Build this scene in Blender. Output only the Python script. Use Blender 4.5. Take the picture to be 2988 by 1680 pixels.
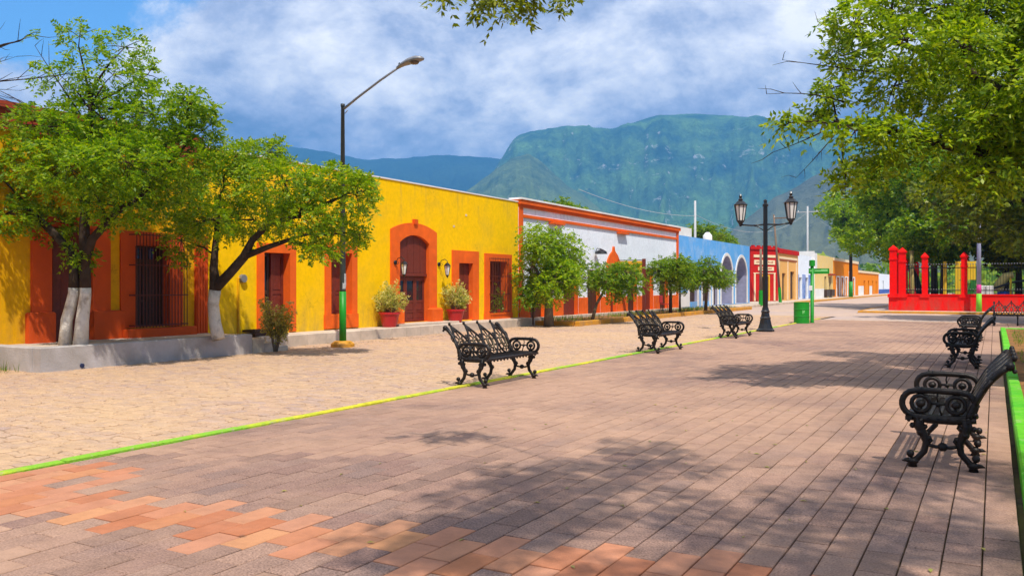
import bpy, math, random
import numpy as np
from mathutils import Vector, Matrix
R = math.radians
scene = bpy.context.scene
for o in list(bpy.data.objects):
    bpy.data.objects.remove(o)
COL = scene.collection

# ------------------------------------------------------------------ camera
YAW = R(29.43)
cd = bpy.data.cameras.new('camera')
cd.sensor_width = 36.0
cd.lens = 30.06
cd.shift_y = -0.0023
cd.clip_start = 0.05
cd.clip_end = 30000
cam = bpy.data.objects.new('camera', cd)
cam.location = (0, 0, 1.55)
cam.rotation_euler = (R(90), 0, YAW)
COL.objects.link(cam)
scene.camera = cam

# ------------------------------------------------------------------ sun + sky
SUN_EL = R(58)
SUN_AZ = math.atan2(-0.71, 0.70)          # direction towards the sun, measured from +X
to_sun = Vector((math.cos(SUN_EL) * math.cos(SUN_AZ), math.cos(SUN_EL) * math.sin(SUN_AZ), math.sin(SUN_EL)))
sl = bpy.data.lights.new('sun', 'SUN')
sl.energy = 4.9
sl.angle = R(0.9)
sl.color = (1.0, 0.93, 0.82)
sun = bpy.data.objects.new('sun', sl)
sun.rotation_euler = to_sun.to_track_quat('Z', 'Y').to_euler()
sun.location = (10, -20, 60)
COL.objects.link(sun)

scene.view_settings.view_transform = 'Standard'
scene.view_settings.look = 'None'
scene.view_settings.gamma = 1.0
scene.view_settings.exposure = 0.30
scene.view_settings.use_curve_mapping = False


class NT:
    """tiny node tree helper"""
    def __init__(s, tree):
        s.t = tree
        s.n = tree.nodes
        s.l = tree.links

    def add(s, typ, ins=None, **kw):
        nd = s.n.new(typ)
        for k, v in kw.items():
            setattr(nd, k, v)
        for k, v in (ins or {}).items():
            if isinstance(v, bpy.types.NodeSocket):
                s.l.new(v, nd.inputs[k])
            else:
                nd.inputs[k].default_value = v
        return nd

    def math(s, op, a, b=0.0, clamp=False):
        nd = s.n.new('ShaderNodeMath')
        nd.operation = op
        nd.use_clamp = clamp
        for i, v in enumerate((a, b)):
            if isinstance(v, bpy.types.NodeSocket):
                s.l.new(v, nd.inputs[i])
            else:
                nd.inputs[i].default_value = v
        return nd.outputs[0]

    def ramp(s, fac, stops, interp='LINEAR'):
        mx_ = max(p for p, c in stops)
        if mx_ > 1:
            fac = s.math('DIVIDE', fac, mx_)
            stops = [(p / mx_, c) for p, c in stops]
        nd = s.n.new('ShaderNodeValToRGB')
        nd.color_ramp.interpolation = interp
        el = nd.color_ramp.elements
        while len(el) < len(stops):
            el.new(0.5)
        for e, (p, c) in zip(el, stops):
            e.position = p
            e.color = (c[0], c[1], c[2], 1) if not isinstance(c, (int, float)) else (c, c, c, 1)
        s.l.new(fac, nd.inputs[0])
        return nd.outputs[0]

    def mix(s, fac, a, b, blend='MIX'):
        nd = s.n.new('ShaderNodeMix')
        nd.data_type = 'RGBA'
        nd.blend_type = blend
        for i, v in ((0, fac), (6, a), (7, b)):
            if isinstance(v, bpy.types.NodeSocket):
                s.l.new(v, nd.inputs[i])
            else:
                nd.inputs[i].default_value = v if i == 0 else (v[0], v[1], v[2], 1)
        return nd.outputs[2]

    def noise(s, vec, scale, detail=4, rough=0.55, out=0, dist=0.0):
        nd = s.add('ShaderNodeTexNoise', {'Scale': scale, 'Detail': detail, 'Roughness': rough, 'Distortion': dist})
        if vec is not None:
            s.l.new(vec, nd.inputs['Vector'])
        return nd.outputs[out]


world = bpy.data.worlds.new('World')
scene.world = world
world.use_nodes = True
wt = NT(world.node_tree)
wt.n.clear()
sky = wt.add('ShaderNodeTexSky', sky_type='NISHITA', sun_disc=False)
sky.sun_elevation = SUN_EL
sky.sun_rotation = math.pi / 2 - SUN_AZ
sky.air_density = 1.0
sky.dust_density = 0.6
bg_sky = wt.add('ShaderNodeBackground', {'Color': wt.mix(1.0, sky.outputs[0], (0.55, 0.95, 1.25), 'MULTIPLY'), 'Strength': 0.15})
tc = wt.add('ShaderNodeTexCoord')
sep = wt.add('ShaderNodeSeparateXYZ', {0: tc.outputs['Generated']})
zc = wt.math('ADD', wt.math('MAXIMUM', sep.outputs[2], 0.0), 0.45)
px_ = wt.math('DIVIDE', sep.outputs[0], zc)
py_ = wt.math('DIVIDE', sep.outputs[1], zc)
cv = wt.add('ShaderNodeCombineXYZ', {0: px_, 1: py_, 2: 1.2}).outputs[0]
cv2 = wt.add('ShaderNodeVectorMath', {0: cv, 1: (4.3, 1.7, 5.0)}, operation='ADD').outputs[0]
big = wt.noise(cv, 1.3, 4, 0.5)
fine = wt.noise(cv, 3.2, 14, 0.66, dist=0.15)
bright = wt.noise(cv2, 1.9, 5, 0.5, dist=0.2)
# an opening in the cloud deck: azimuth of the gap given as a direction in the sky
gap = wt.add('ShaderNodeVectorMath', {0: tc.outputs['Generated'], 1: Vector((-0.80, 0.475, 0.372)).normalized()}, operation='DOT_PRODUCT').outputs['Value']
gapm = wt.add('ShaderNodeMapRange', {0: gap, 1: 0.968, 2: 0.997, 3: 0.0, 4: 0.46}).outputs[0]
dens = wt.math('ADD', wt.math('ADD', wt.math('MULTIPLY', big, 0.5), wt.math('MULTIPLY', fine, 0.62)), 0.20)
dens = wt.math('SUBTRACT', dens, gapm)
mask = wt.add('ShaderNodeMapRange', {0: dens, 1: 0.36, 2: 0.50}, interpolation_type='SMOOTHSTEP').outputs[0]
shade = wt.math('ADD', wt.math('MULTIPLY', bright, 0.80), wt.math('MULTIPLY', fine, 1.10))
det = wt.noise(wt.add('ShaderNodeVectorMath', {0: cv, 1: (9.1, 2.2, 1.0)}, operation='ADD').outputs[0], 7.5, 10, 0.6)
ccol = wt.ramp(wt.math('ADD', shade, wt.math('MULTIPLY', wt.math('SUBTRACT', det, 0.5), 0.30)), [(0.70, (0.15, 0.205, 0.34)), (0.84, (0.27, 0.34, 0.51)), (0.95, (0.50, 0.56, 0.74)), (1.05, (0.82, 0.85, 0.95)), (1.17, (1.25, 1.22, 1.18))])
bg_cl = wt.add('ShaderNodeBackground', {'Color': ccol, 'Strength': 1.0})
mx = wt.add('ShaderNodeMixShader', {0: mask, 1: bg_sky.outputs[0], 2: bg_cl.outputs[0]})
wo = wt.add('ShaderNodeOutputWorld', {0: mx.outputs[0]})

# ------------------------------------------------------------------ materials
MATS = {}


def mat(name, col, rough=0.75, var=0.12, scale=3.0, bump=0.0, bscale=40.0, spec=0.3, metal=0.0,
        stain=None, stain_amt=0.0, stain_scale=0.7, coords='Object', rand=0.0, isl=0.0, lo=0.42, hi=0.68, worn=None):
    """painted / plastered / cast surface: base colour with mottling, stains and fine relief"""
    if name in MATS:
        return MATS[name]
    m = bpy.data.materials.new(name)
    m.use_nodes = True
    t = NT(m.node_tree)
    b = t.n['Principled BSDF']
    co = t.add('ShaderNodeTexCoord').outputs[coords]
    n1 = t.noise(co, scale, 6, 0.6)
    v = t.ramp(n1, [(0.25, 1 - var), (0.75, 1 + var)])
    c = t.mix(1.0, col, v, 'MULTIPLY')
    if stain is not None:
        n2 = t.noise(co, stain_scale, 8, 0.65, dist=0.4)
        f = t.add('ShaderNodeMapRange', {0: n2, 1: lo, 2: hi, 3: 0.0, 4: stain_amt}).outputs[0]
        c = t.mix(f, c, stain)
    if worn is not None:
        wn = t.noise(co, 7.0, 8, 0.72)
        c = t.mix(t.add('ShaderNodeMapRange', {0: wn, 1: 0.56, 2: 0.66, 3: 0, 4: 0.75}).outputs[0], c, worn)
    if rand:
        oi = t.add('ShaderNodeObjectInfo').outputs['Random']
        c = t.mix(1.0, c, t.ramp(oi, [(0, 1 - rand), (1, 1 + rand)]), 'MULTIPLY')
    if isl:
        gi = t.add('ShaderNodeNewGeometry').outputs['Random Per Island']
        c = t.mix(1.0, c, t.ramp(gi, [(0, 1 - isl), (1, 1 + isl)]), 'MULTIPLY')
    t.l.new(c, b.inputs['Base Color'])
    b.inputs['Roughness'].default_value = rough
    b.inputs['Metallic'].default_value = metal
    b.inputs['Specular IOR Level'].default_value = spec
    if bump:
        nb = t.noise(co, bscale, 5, 0.6)
        bn = t.add('ShaderNodeBump', {'Strength': bump, 'Distance': 0.02, 'Height': nb})
        t.l.new(bn.outputs[0], b.inputs['Normal'])
    MATS[name] = m
    return m


def leaf_mat(name, c0, c1, c2, trans=0.45):
    if name in MATS:
        return MATS[name]
    m = bpy.data.materials.new(name)
    m.use_nodes = True
    t = NT(m.node_tree)
    out = t.n['Material Output']
    t.n.remove(t.n['Principled BSDF'])
    gi = t.add('ShaderNodeNewGeometry').outputs['Random Per Island']
    c = t.ramp(gi, [(0.0, c0), (0.5, c1), (1.0, c2)])
    p = t.add('ShaderNodeBsdfPrincipled', {'Base Color': c, 'Roughness': 0.42, 'Specular IOR Level': 0.35})
    tr = t.add('ShaderNodeBsdfTranslucent', {'Color': t.mix(1.0, c, (1.5, 1.45, 0.5), 'MULTIPLY')})
    ms = t.add('ShaderNodeMixShader', {0: trans, 1: p.outputs[0], 2: tr.outputs[0]})
    t.l.new(ms.outputs[0], out.inputs[0])
    MATS[name] = m
    return m


def wall_mat(name, col, stain, amt=0.5, rough=0.85):
    """limewashed plaster: vertical run marks, patchy fading, trowel relief"""
    if name in MATS:
        return MATS[name]
    m = bpy.data.materials.new(name)
    m.use_nodes = True
    t = NT(m.node_tree)
    b = t.n['Principled BSDF']
    co = t.add('ShaderNodeTexCoord').outputs['Object']
    n1 = t.noise(co, 0.9, 7, 0.62, dist=0.3)
    mp = t.add('ShaderNodeMapping', {'Vector': co, 'Scale': (3.0, 3.0, 0.16)}).outputs[0]
    n2 = t.noise(mp, 1.4, 6, 0.6)
    n3 = t.noise(co, 9.0, 5, 0.6)
    c = t.mix(t.add('ShaderNodeMapRange', {0: n1, 1: 0.48, 2: 0.72, 3: 0, 4: amt}).outputs[0], col, stain)
    c = t.mix(t.add('ShaderNodeMapRange', {0: n2, 1: 0.52, 2: 0.8, 3: 0, 4: amt * 0.35}).outputs[0], c, stain)
    c = t.mix(1.0, c, t.ramp(n3, [(0.3, 0.90), (0.7, 1.07)]), 'MULTIPLY')
    zz = t.add('ShaderNodeSeparateXYZ', {0: t.add('ShaderNodeNewGeometry').outputs['Position']}).outputs[2]
    n4 = t.noise(t.add('ShaderNodeMapping', {'Vector': co, 'Scale': (2.0, 2.0, 0.5)}).outputs[0], 1.6, 8, 0.7)
    splash = t.math('MULTIPLY', t.add('ShaderNodeMapRange', {0: zz, 1: 1.25, 2: 0.25, 3: 0.0, 4: 1.0}).outputs[0], t.add('ShaderNodeMapRange', {0: n4, 1: 0.38, 2: 0.66, 3: 0.0, 4: 0.75}).outputs[0])
    c = t.mix(splash, c, tuple(q * 0.45 + w for q, w in zip(stain, (0.10, 0.075, 0.05))))
    drip = t.math('MULTIPLY', t.add('ShaderNodeMapRange', {0: zz, 1: 3.5, 2: 4.9, 3: 0.0, 4: 1.0}).outputs[0], t.add('ShaderNodeMapRange', {0: t.math('MULTIPLY', n2, t.math('ADD', n1, 0.5)), 1: 0.55, 2: 0.75, 3: 0.0, 4: 0.5}).outputs[0])
    c = t.mix(drip, c, tuple(q * 0.5 + 0.05 for q in stain))
    ck = t.add('ShaderNodeTexVoronoi', {'Vector': t.add('ShaderNodeVectorMath', {0: co, 1: t.noise(co, 2.5, 4, 0.6, out=1)}, operation='ADD').outputs[0], 'Scale': 0.55}, feature='DISTANCE_TO_EDGE')
    ckm = t.math('MULTIPLY', t.add('ShaderNodeMapRange', {0: ck.outputs[0], 1: 0.0, 2: 0.012, 3: 0.45, 4: 0.0}).outputs[0], t.add('ShaderNodeMapRange', {0: n1, 1: 0.52, 2: 0.6, 3: 0.0, 4: 1.0}).outputs[0])
    c = t.mix(ckm, c, tuple(q * 0.4 for q in col))
    t.l.new(c, b.inputs['Base Color'])
    b.inputs['Roughness'].default_value = rough
    b.inputs['Specular IOR Level'].default_value = 0.06
    nb = t.math('ADD', t.noise(co, 2.2, 3, 0.5), t.math('MULTIPLY', t.noise(co, 22, 4, 0.6), 0.16))
    bn = t.add('ShaderNodeBump', {'Strength': 0.5, 'Distance': 0.03, 'Height': nb})
    t.l.new(bn.outputs[0], b.inputs['Normal'])
    MATS[name] = m
    return m


def stone_mat(name, cols, src='object', grain=0.16, gscale=190.0, bump=0.35, patch=(0.5, 0.4, 0.3), patch_amt=0.25, rough=0.9, pscale=0.55, plo=0.5):
    """paving unit with its own tint (per object or per island), exposed-aggregate speckle, dirt patches"""
    if name in MATS:
        return MATS[name]
    m = bpy.data.materials.new(name)
    m.use_nodes = True
    t = NT(m.node_tree)
    b = t.n['Principled BSDF']
    geo = t.add('ShaderNodeNewGeometry')
    if src == 'object':
        rv = t.add('ShaderNodeObjectInfo').outputs['Random']
    else:
        rv = geo.outputs['Random Per Island']
    pos = geo.outputs['Position']
    c = t.ramp(rv, [(i / (len(cols) - 1), q) for i, q in enumerate(cols)])
    g = t.noise(pos, gscale, 3, 0.7)
    c = t.mix(1.0, c, t.ramp(g, [(0.3, 1 - grain * 1.6), (0.5, 1.0), (0.7, 1 + grain * 1.5)]), 'MULTIPLY')
    d = t.noise(pos, pscale, 7, 0.66, dist=0.5)
    c = t.mix(t.add('ShaderNodeMapRange', {0: d, 1: plo, 2: plo + 0.22, 3: 0, 4: patch_amt}).outputs[0], c, patch)
    d2 = t.noise(pos, 5.0, 6, 0.7)
    c = t.mix(1.0, c, t.ramp(d2, [(0.28, 0.8), (0.55, 1.0), (0.8, 1.12)]), 'MULTIPLY')
    vo = t.add('ShaderNodeTexVoronoi', {'Vector': pos, 'Scale': 2.3, 'Randomness': 1.0})
    sp = t.add('ShaderNodeMapRange', {0: t.math('ADD', vo.outputs[0], t.math('MULTIPLY', d2, 0.12)), 1: 0.095, 2: 0.135, 3: 0.45, 4: 0.0}).outputs[0]
    c = t.mix(sp, c, (0.10, 0.075, 0.06))
    t.l.new(c, b.inputs['Base Color'])
    b.inputs['Roughness'].default_value = rough
    b.inputs['Specular IOR Level'].default_value = 0.2
    nb = t.math('ADD', t.math('MULTIPLY', g, 0.5), t.noise(pos, 30, 4, 0.6))
    bn = t.add('ShaderNodeBump', {'Strength': bump, 'Distance': 0.008, 'Height': nb})
    t.l.new(bn.outputs[0], b.inputs['Normal'])
    MATS[name] = m
    return m


YEL = wall_mat('yellow_limewash', (0.92, 0.55, 0.001), (0.70, 0.44, 0.03), 0.55)
YEL2 = wall_mat('shade_toned_yellow_limewash', (0.74, 0.37, 0.004), (0.58, 0.30, 0.02), 0.45)  # yellow plaster darkened: tree shade on the left wall is put into the colour
WHT = wall_mat('white_limewash', (0.80, 0.87, 0.95), (0.70, 0.74, 0.82), 0.25)
BLU = wall_mat('blue_limewash', (0.13, 0.42, 0.86), (0.36, 0.58, 0.88), 0.8)
RED = wall_mat('red_paint_wall', (0.55, 0.018, 0.014), (0.36, 0.02, 0.015), 0.5)
REDF = wall_mat('bright_red_paint', (0.86, 0.008, 0.006), (0.62, 0.02, 0.012), 0.45, 0.6)
PEACH = wall_mat('peach_limewash', (0.82, 0.44, 0.13), (0.74, 0.5, 0.2), 0.5)
CREAM = wall_mat('cream_limewash', (0.80, 0.58, 0.22), (0.76, 0.62, 0.4), 0.5)
ORGW = wall_mat('orange_limewash', (0.86, 0.25, 0.006), (0.8, 0.35, 0.03), 0.5)
ORG = mat('orange_trim', (0.80, 0.125, 0.006), 0.75, 0.14, 4, 0.25, 30, 0.25, stain=(0.55, 0.08, 0.008), stain_amt=0.5)
RUST = mat('rust_orange_trim', (0.66, 0.085, 0.006), 0.7, 0.1, 2.5, 0.25, 30, 0.25, stain=(0.42, 0.05, 0.01), stain_amt=0.5)
CORN = mat('cornice_red', (0.34, 0.05, 0.02), 0.75, 0.12, 2.5, 0.25, 30, 0.25)
CREAMT = mat('cream_trim', (0.84, 0.66, 0.42), 0.7, 0.06)
WHITET = mat('white_trim', (0.8, 0.8, 0.78), 0.7, 0.06, stain=(0.5, 0.48, 0.44), stain_amt=0.3)
WOOD = mat('door_wood', (0.15, 0.024, 0.012), 0.5, 0.25, 9, 0.3, 60, 0.4)
WOOD2 = mat('dark_shutter_wood', (0.045, 0.02, 0.010), 0.5, 0.25, 9, 0.3, 60, 0.4)
GREYWOOD = mat('grey_door_paint', (0.33, 0.32, 0.36), 0.6, 0.15, 5)
GLASS = mat('dark_window_glass', (0.012, 0.016, 0.02), 0.06, 0.1, 2, spec=0.6)
IRON = mat('cast_iron_paint', (0.008, 0.006, 0.005), 0.42, 0.35, 14, 0.25, 80, 0.3, stain=(0.05, 0.03, 0.018), stain_amt=0.35, stain_scale=9)
BRASS = mat('worn_cast_ring', (0.10, 0.072, 0.035), 0.42, 0.3, 20, 0.2, 80, 0.5, metal=0.25)
BLACKP = mat('black_lamp_paint', (0.010, 0.010, 0.011), 0.3, 0.2, 10, 0.1, 60, 0.5)
GRILLE = mat('grille_iron', (0.12, 0.03, 0.018), 0.5, 0.2, 12)
LGLASS = mat('frosted_lamp_glass', (0.72, 0.70, 0.66), 0.25, 0.05, spec=0.5)
GRNP = mat('green_paint', (0.008, 0.27, 0.012), 0.45, 0.15, 5, 0.1, 40, 0.4, stain=(0.01, 0.17, 0.012), stain_amt=0.5, stain_scale=3)
LGRN = mat('pale_green_print', (0.30, 0.72, 0.26), 0.5, 0.1)
GALV = mat('grey_galvanised', (0.24, 0.24, 0.25), 0.45, 0.15, 6, spec=0.5, metal=0.4)
DKPOLE = mat('dark_pole_paint', (0.03, 0.035, 0.033), 0.4, 0.25, 6, spec=0.5)
STICK = mat('peeling_sticker', (0.40, 0.42, 0.42), 0.7, 0.4, 14)
CONC = mat('concrete_white', (0.47, 0.435, 0.43), 0.9, 0.12, 2.2, 0.4, 30, 0.2, stain=(0.30, 0.265, 0.23), stain_amt=0.8, stain_scale=1.1)
CONCP = mat('pavement_concrete', (0.60, 0.49, 0.39), 0.9, 0.15, 2.2, 0.4, 40, 0.2, stain=(0.30, 0.25, 0.2), stain_amt=0.6, stain_scale=1.4)
POLEC = mat('pale_concrete_pole', (0.46, 0.47, 0.48), 0.85, 0.1)
POLEW = mat('weathered_wood_pole', (0.20, 0.14, 0.10), 0.9, 0.2)
OCHRE = mat('ochre_kerb_paint', (0.62, 0.28, 0.02), 0.85, 0.2, 3, 0.3, 30, stain=(0.38, 0.22, 0.10), stain_amt=0.7, stain_scale=2.0)
YKERB = mat('yellow_green_kerb_paint', (0.56, 0.52, 0.03), 0.85, 0.35, 9, 0.6, 30, stain=(0.22, 0.46, 0.03), stain_amt=1.0, stain_scale=0.35, lo=0.46, hi=0.56, worn=(0.40, 0.33, 0.22))
GKERB = mat('green_kerb_paint', (0.07, 0.42, 0.008), 0.8, 0.3, 7, 0.6, 30, stain=(0.20, 0.56, 0.02), stain_amt=0.8, stain_scale=1.6, worn=(0.36, 0.30, 0.20))
POTR = mat('red_pot', (0.42, 0.012, 0.012), 0.4, 0.1, spec=0.5)
BARK = mat('bark', (0.055, 0.038, 0.026), 0.95, 0.4, 6, 0.9, 30, 0.1)
BARKL = mat('pale_bark', (0.17, 0.13, 0.085), 0.95, 0.3, 6, 0.9, 30, 0.1)
LIME = mat('whitewash_on_bark', (0.66, 0.62, 0.55), 0.95, 0.15, 6, 0.9, 26, 0.1, stain=(0.25, 0.2, 0.15), stain_amt=0.75, stain_scale=3.2, lo=0.5, hi=0.66)
SOIL = mat('soil_and_leaf_litter', (0.20, 0.10, 0.045), 0.97, 0.35, 5, 0.9, 14, 0.1, stain=(0.36, 0.17, 0.04), stain_amt=0.8, stain_scale=2.5)
YPLAY = mat('yellow_play_paint', (0.80, 0.52, 0.03), 0.5, 0.1)
BPLAY = mat('blue_play_paint', (0.02, 0.09, 0.42), 0.5, 0.1)
GPLAY = mat('green_play_paint', (0.03, 0.18, 0.03), 0.6, 0.2)
PINK = mat('pink_paint', (0.62, 0.05, 0.25), 0.6, 0.15)
LAV = mat('lavender_grey_paint', (0.30, 0.31, 0.44), 0.6, 0.2)
LGREEN = mat('light_green_paint', (0.20, 0.55, 0.03), 0.6, 0.15)
STONE = mat('field_stone', (0.58, 0.50, 0.40), 0.95, 0.25, 4, 0.8, 16, 0.1)
SIGNY = mat('yellow_signboard', (0.74, 0.42, 0.02), 0.55, 0.1)
SIGNR = mat('faded_red_print', (0.48, 0.15, 0.01), 0.6, 0.1)
BLUED = mat('mural_blue', (0.08, 0.20, 0.52), 0.8, 0.4, 2.5, stain=(0.52, 0.55, 0.72), stain_amt=0.9, stain_scale=1.1)

L_A = leaf_mat('leaf_tree_a', (0.065, 0.17, 0.003), (0.19, 0.33, 0.004), (0.36, 0.45, 0.010), 0.52)
L_B = leaf_mat('leaf_tree_b', (0.075, 0.18, 0.003), (0.22, 0.35, 0.004), (0.40, 0.48, 0.010), 0.52)
L_C = leaf_mat('leaf_bright', (0.09, 0.22, 0.003), (0.25, 0.40, 0.005), (0.45, 0.54, 0.012))
L_D = leaf_mat('leaf_shade_tree', (0.06, 0.14, 0.003), (0.22, 0.34, 0.004), (0.46, 0.54, 0.02))
L_E = leaf_mat('leaf_background', (0.045, 0.13, 0.003), (0.15, 0.28, 0.005), (0.33, 0.42, 0.010))
L_F = leaf_mat('leaf_olive', (0.06, 0.095, 0.004), (0.15, 0.20, 0.006), (0.28, 0.31, 0.012))
L_DRY = leaf_mat('leaf_dry', (0.16, 0.10, 0.03), (0.26, 0.19, 0.06), (0.34, 0.28, 0.11), 0.3)
L_VAR = leaf_mat('leaf_variegated', (0.20, 0.28, 0.02), (0.50, 0.50, 0.10), (0.74, 0.68, 0.30), 0.35)
L_GRS = leaf_mat('grass_blade', (0.05, 0.16, 0.006), (0.13, 0.26, 0.010), (0.28, 0.28, 0.04), 0.4)
L_FALL = leaf_mat('fallen_leaf', (0.30, 0.20, 0.04), (0.28, 0.30, 0.05), (0.42, 0.34, 0.08), 0.2)

GREY_COLS = [(0.205, 0.130, 0.104), (0.285, 0.176, 0.135), (0.240, 0.158, 0.132), (0.345, 0.212, 0.156), (0.255, 0.154, 0.124), (0.305, 0.192, 0.146)]
RED_COLS = [(0.50, 0.205, 0.110), (0.48, 0.225, 0.135), (0.54, 0.255, 0.12), (0.44, 0.155, 0.075), (0.53, 0.265, 0.15)]
COB_COLS = [(0.45, 0.295, 0.20), (0.51, 0.34, 0.22), (0.47, 0.31, 0.215), (0.41, 0.285, 0.23), (0.53, 0.355, 0.225), (0.44, 0.31, 0.25)]
PAV_G = stone_mat('paver_grey_mauve', GREY_COLS, 'object', 0.34, 75, 0.55, patch=(0.50, 0.305, 0.20), patch_amt=0.5, pscale=0.4, plo=0.46)
PAV_R = stone_mat('paver_terracotta', RED_COLS, 'object', 0.08, patch=(0.42, 0.26, 0.18))
PAV_GS = stone_mat('paver_grey_mauve_many', GREY_COLS, 'island', 0.34, 75, 0.55, patch=(0.49, 0.30, 0.20), patch_amt=0.68, pscale=0.3, plo=0.36)
COB_O = stone_mat('cobble', COB_COLS, 'object', 0.10, 60, 0.6, (0.58, 0.385, 0.21), 0.6, pscale=0.25, plo=0.42)
COB_S = stone_mat('cobble_many', COB_COLS, 'island', 0.10, 60, 0.6, (0.58, 0.385, 0.21), 0.6, pscale=0.25, plo=0.42)
MORTAR = mat('dark_joint_sand', (0.085, 0.058, 0.040), 0.98, 0.4, 8, 0.5, 60, 0.1, stain=(0.16, 0.13, 0.03), stain_amt=0.6, stain_scale=1.2)
ROADM = mat('dusty_road', (0.50, 0.36, 0.27), 0.95, 0.16, 1.3, 0.6, 9, 0.15, stain=(0.42, 0.335, 0.32), stain_amt=0.8, stain_scale=0.22)
JOINTR = mat('road_joint_dust', (0.37, 0.245, 0.155), 0.98, 0.45, 2, 0.5, 40, 0.1)
DRYEARTH = mat('dry_earth_and_scrub', (0.14, 0.12, 0.06), 0.97, 0.4, 0.03, 0.2, 3, 0.1, stain=(0.05, 0.08, 0.02), stain_amt=0.9, stain_scale=0.01)

# ------------------------------------------------------------------ mesh helpers
ORIGIN = {}


def rng(seed):
    return random.Random(seed)


class MB:
    def __init__(s):
        s.v, s.f = [], []

    def quad(s, *pts):
        i = len(s.v)
        s.v += [tuple(p) for p in pts]
        s.f.append(tuple(range(i, i + len(pts))))
        return s

    def box(s, x0, x1, y0, y1, z0, z1, bev=0.0):
        i = len(s.v)
        if bev <= 0:
            s.v += [(x0, y0, z0), (x1, y0, z0), (x1, y1, z0), (x0, y1, z0), (x0, y0, z1), (x1, y0, z1), (x1, y1, z1), (x0, y1, z1)]
            s.f += [tuple(i + k for k in q) for q in ((3, 2, 1, 0), (4, 5, 6, 7), (0, 1, 5, 4), (1, 2, 6, 5), (2, 3, 7, 6), (3, 0, 4, 7))]
        else:
            b = bev
            s.v += [(x0, y0, z0), (x1, y0, z0), (x1, y1, z0), (x0, y1, z0),
                    (x0, y0, z1 - b), (x1, y0, z1 - b), (x1, y1, z1 - b), (x0, y1, z1 - b),
                    (x0 + b, y0 + b, z1), (x1 - b, y0 + b, z1), (x1 - b, y1 - b, z1), (x0 + b, y1 - b, z1)]
            s.f += [tuple(i + k for k in q) for q in ((3, 2, 1, 0), (0, 1, 5, 4), (1, 2, 6, 5), (2, 3, 7, 6), (3, 0, 4, 7),
                                                      (4, 5, 9, 8), (5, 6, 10, 9), (6, 7, 11, 10), (7, 4, 8, 11), (8, 9, 10, 11))]
        return s

    def tube(s, pts, rad, n=6, cap=True, flat=1.0):
        P = [Vector(p) for p in pts]
        m = len(P)
        rr = rad if isinstance(rad, (list, tuple)) else [rad] * m
        up = None
        base = len(s.v)
        for k in range(m):
            d = (P[min(k + 1, m - 1)] - P[max(k - 1, 0)])
            if d.length < 1e-9:
                d = Vector((0, 0, 1))
            d.normalize()
            if up is None:
                up = d.cross(Vector((0, 1, 0.02)))
                if up.length < 0.1:
                    up = d.cross(Vector((1, 0, 0)))
                up.normalize()
            up = (up - d * up.dot(d))
            if up.length < 1e-6:
                up = d.orthogonal()
            up.normalize()
            w = d.cross(up)
            for j in range(n):
                a = 2 * math.pi * j / n
                s.v.append(tuple(P[k] + up * (math.cos(a) * rr[k]) + w * (math.sin(a) * rr[k] * flat)))
        for k in range(m - 1):
            for j in range(n):
                a = base + k * n + j
                b = base + k * n + (j + 1) % n
                s.f.append((a, b, b + n, a + n))
        if cap:
            s.f.append(tuple(base + j for j in reversed(range(n))))
            s.f.append(tuple(base + (m - 1) * n + j for j in range(n)))
        return s

    def ring(s, c, ax, ay, r1, r2, tube_r, n=16, sides=5, flat=1.0):
        """closed loop of tube round ellipse spanned by vectors ax, ay"""
        c, ax, ay = Vector(c), Vector(ax), Vector(ay)
        nrm = ax.cross(ay).normalized()
        base = len(s.v)
        for k in range(n):
            a = 2 * math.pi * k / n
            p = c + ax * (r1 * math.cos(a)) + ay * (r2 * math.sin(a))
            o = (ax * (math.cos(a) / r1) + ay * (math.sin(a) / r2)).normalized()
            for j in range(sides):
                b = 2 * math.pi * j / sides
                s.v.append(tuple(p + o * (math.cos(b) * tube_r) + nrm * (math.sin(b) * tube_r * flat)))
        for k in range(n):
            for j in range(sides):
                k2, j2 = (k + 1) % n, (j + 1) % sides
                s.f.append((base + k * sides + j, base + k2 * sides + j, base + k2 * sides + j2, base + k * sides + j2))
        return s

    def lathe(s, prof, c=(0, 0, 0), n=12, cap=True):
        base = len(s.v)
        for r, z in prof:
            for j in range(n):
                a = 2 * math.pi * j / n
                s.v.append((c[0] + r * math.cos(a), c[1] + r * math.sin(a), c[2] + z))
        for k in range(len(prof) - 1):
            for j in range(n):
                a, b = base + k * n + j, base + k * n + (j + 1) % n
                s.f.append((a, b, b + n, a + n))
        if cap:
            s.f.append(tuple(base + j for j in reversed(range(n))))
            s.f.append(tuple(base + (len(prof) - 1) * n + j for j in range(n)))
        return s

    def ball(s, c, r, n=8, m=5, sz=1.0):
        prof = [(max(r * math.sin(math.pi * k / m), 0.0006), -r * sz * math.cos(math.pi * k / m)) for k in range(m + 1)]
        return s.lathe(prof, c, n)

    def prism_x(s, poly, x0, x1):
        """polygon given as (y, z) counter-clockwise seen from +X, extruded from x0 to x1"""
        i = len(s.v)
        n = len(poly)
        s.v += [(x0, y, z) for y, z in poly] + [(x1, y, z) for y, z in poly]
        s.f.append(tuple(i + n + k for k in range(n)))
        s.f.append(tuple(i + k for k in reversed(range(n))))
        for k in range(n):
            k2 = (k + 1) % n
            s.f.append((i + k, i + k2, i + n + k2, i + n + k))
        return s

    def xform(s, M):
        s.v = [tuple(M @ Vector(p)) for p in s.v]
        return s

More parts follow.
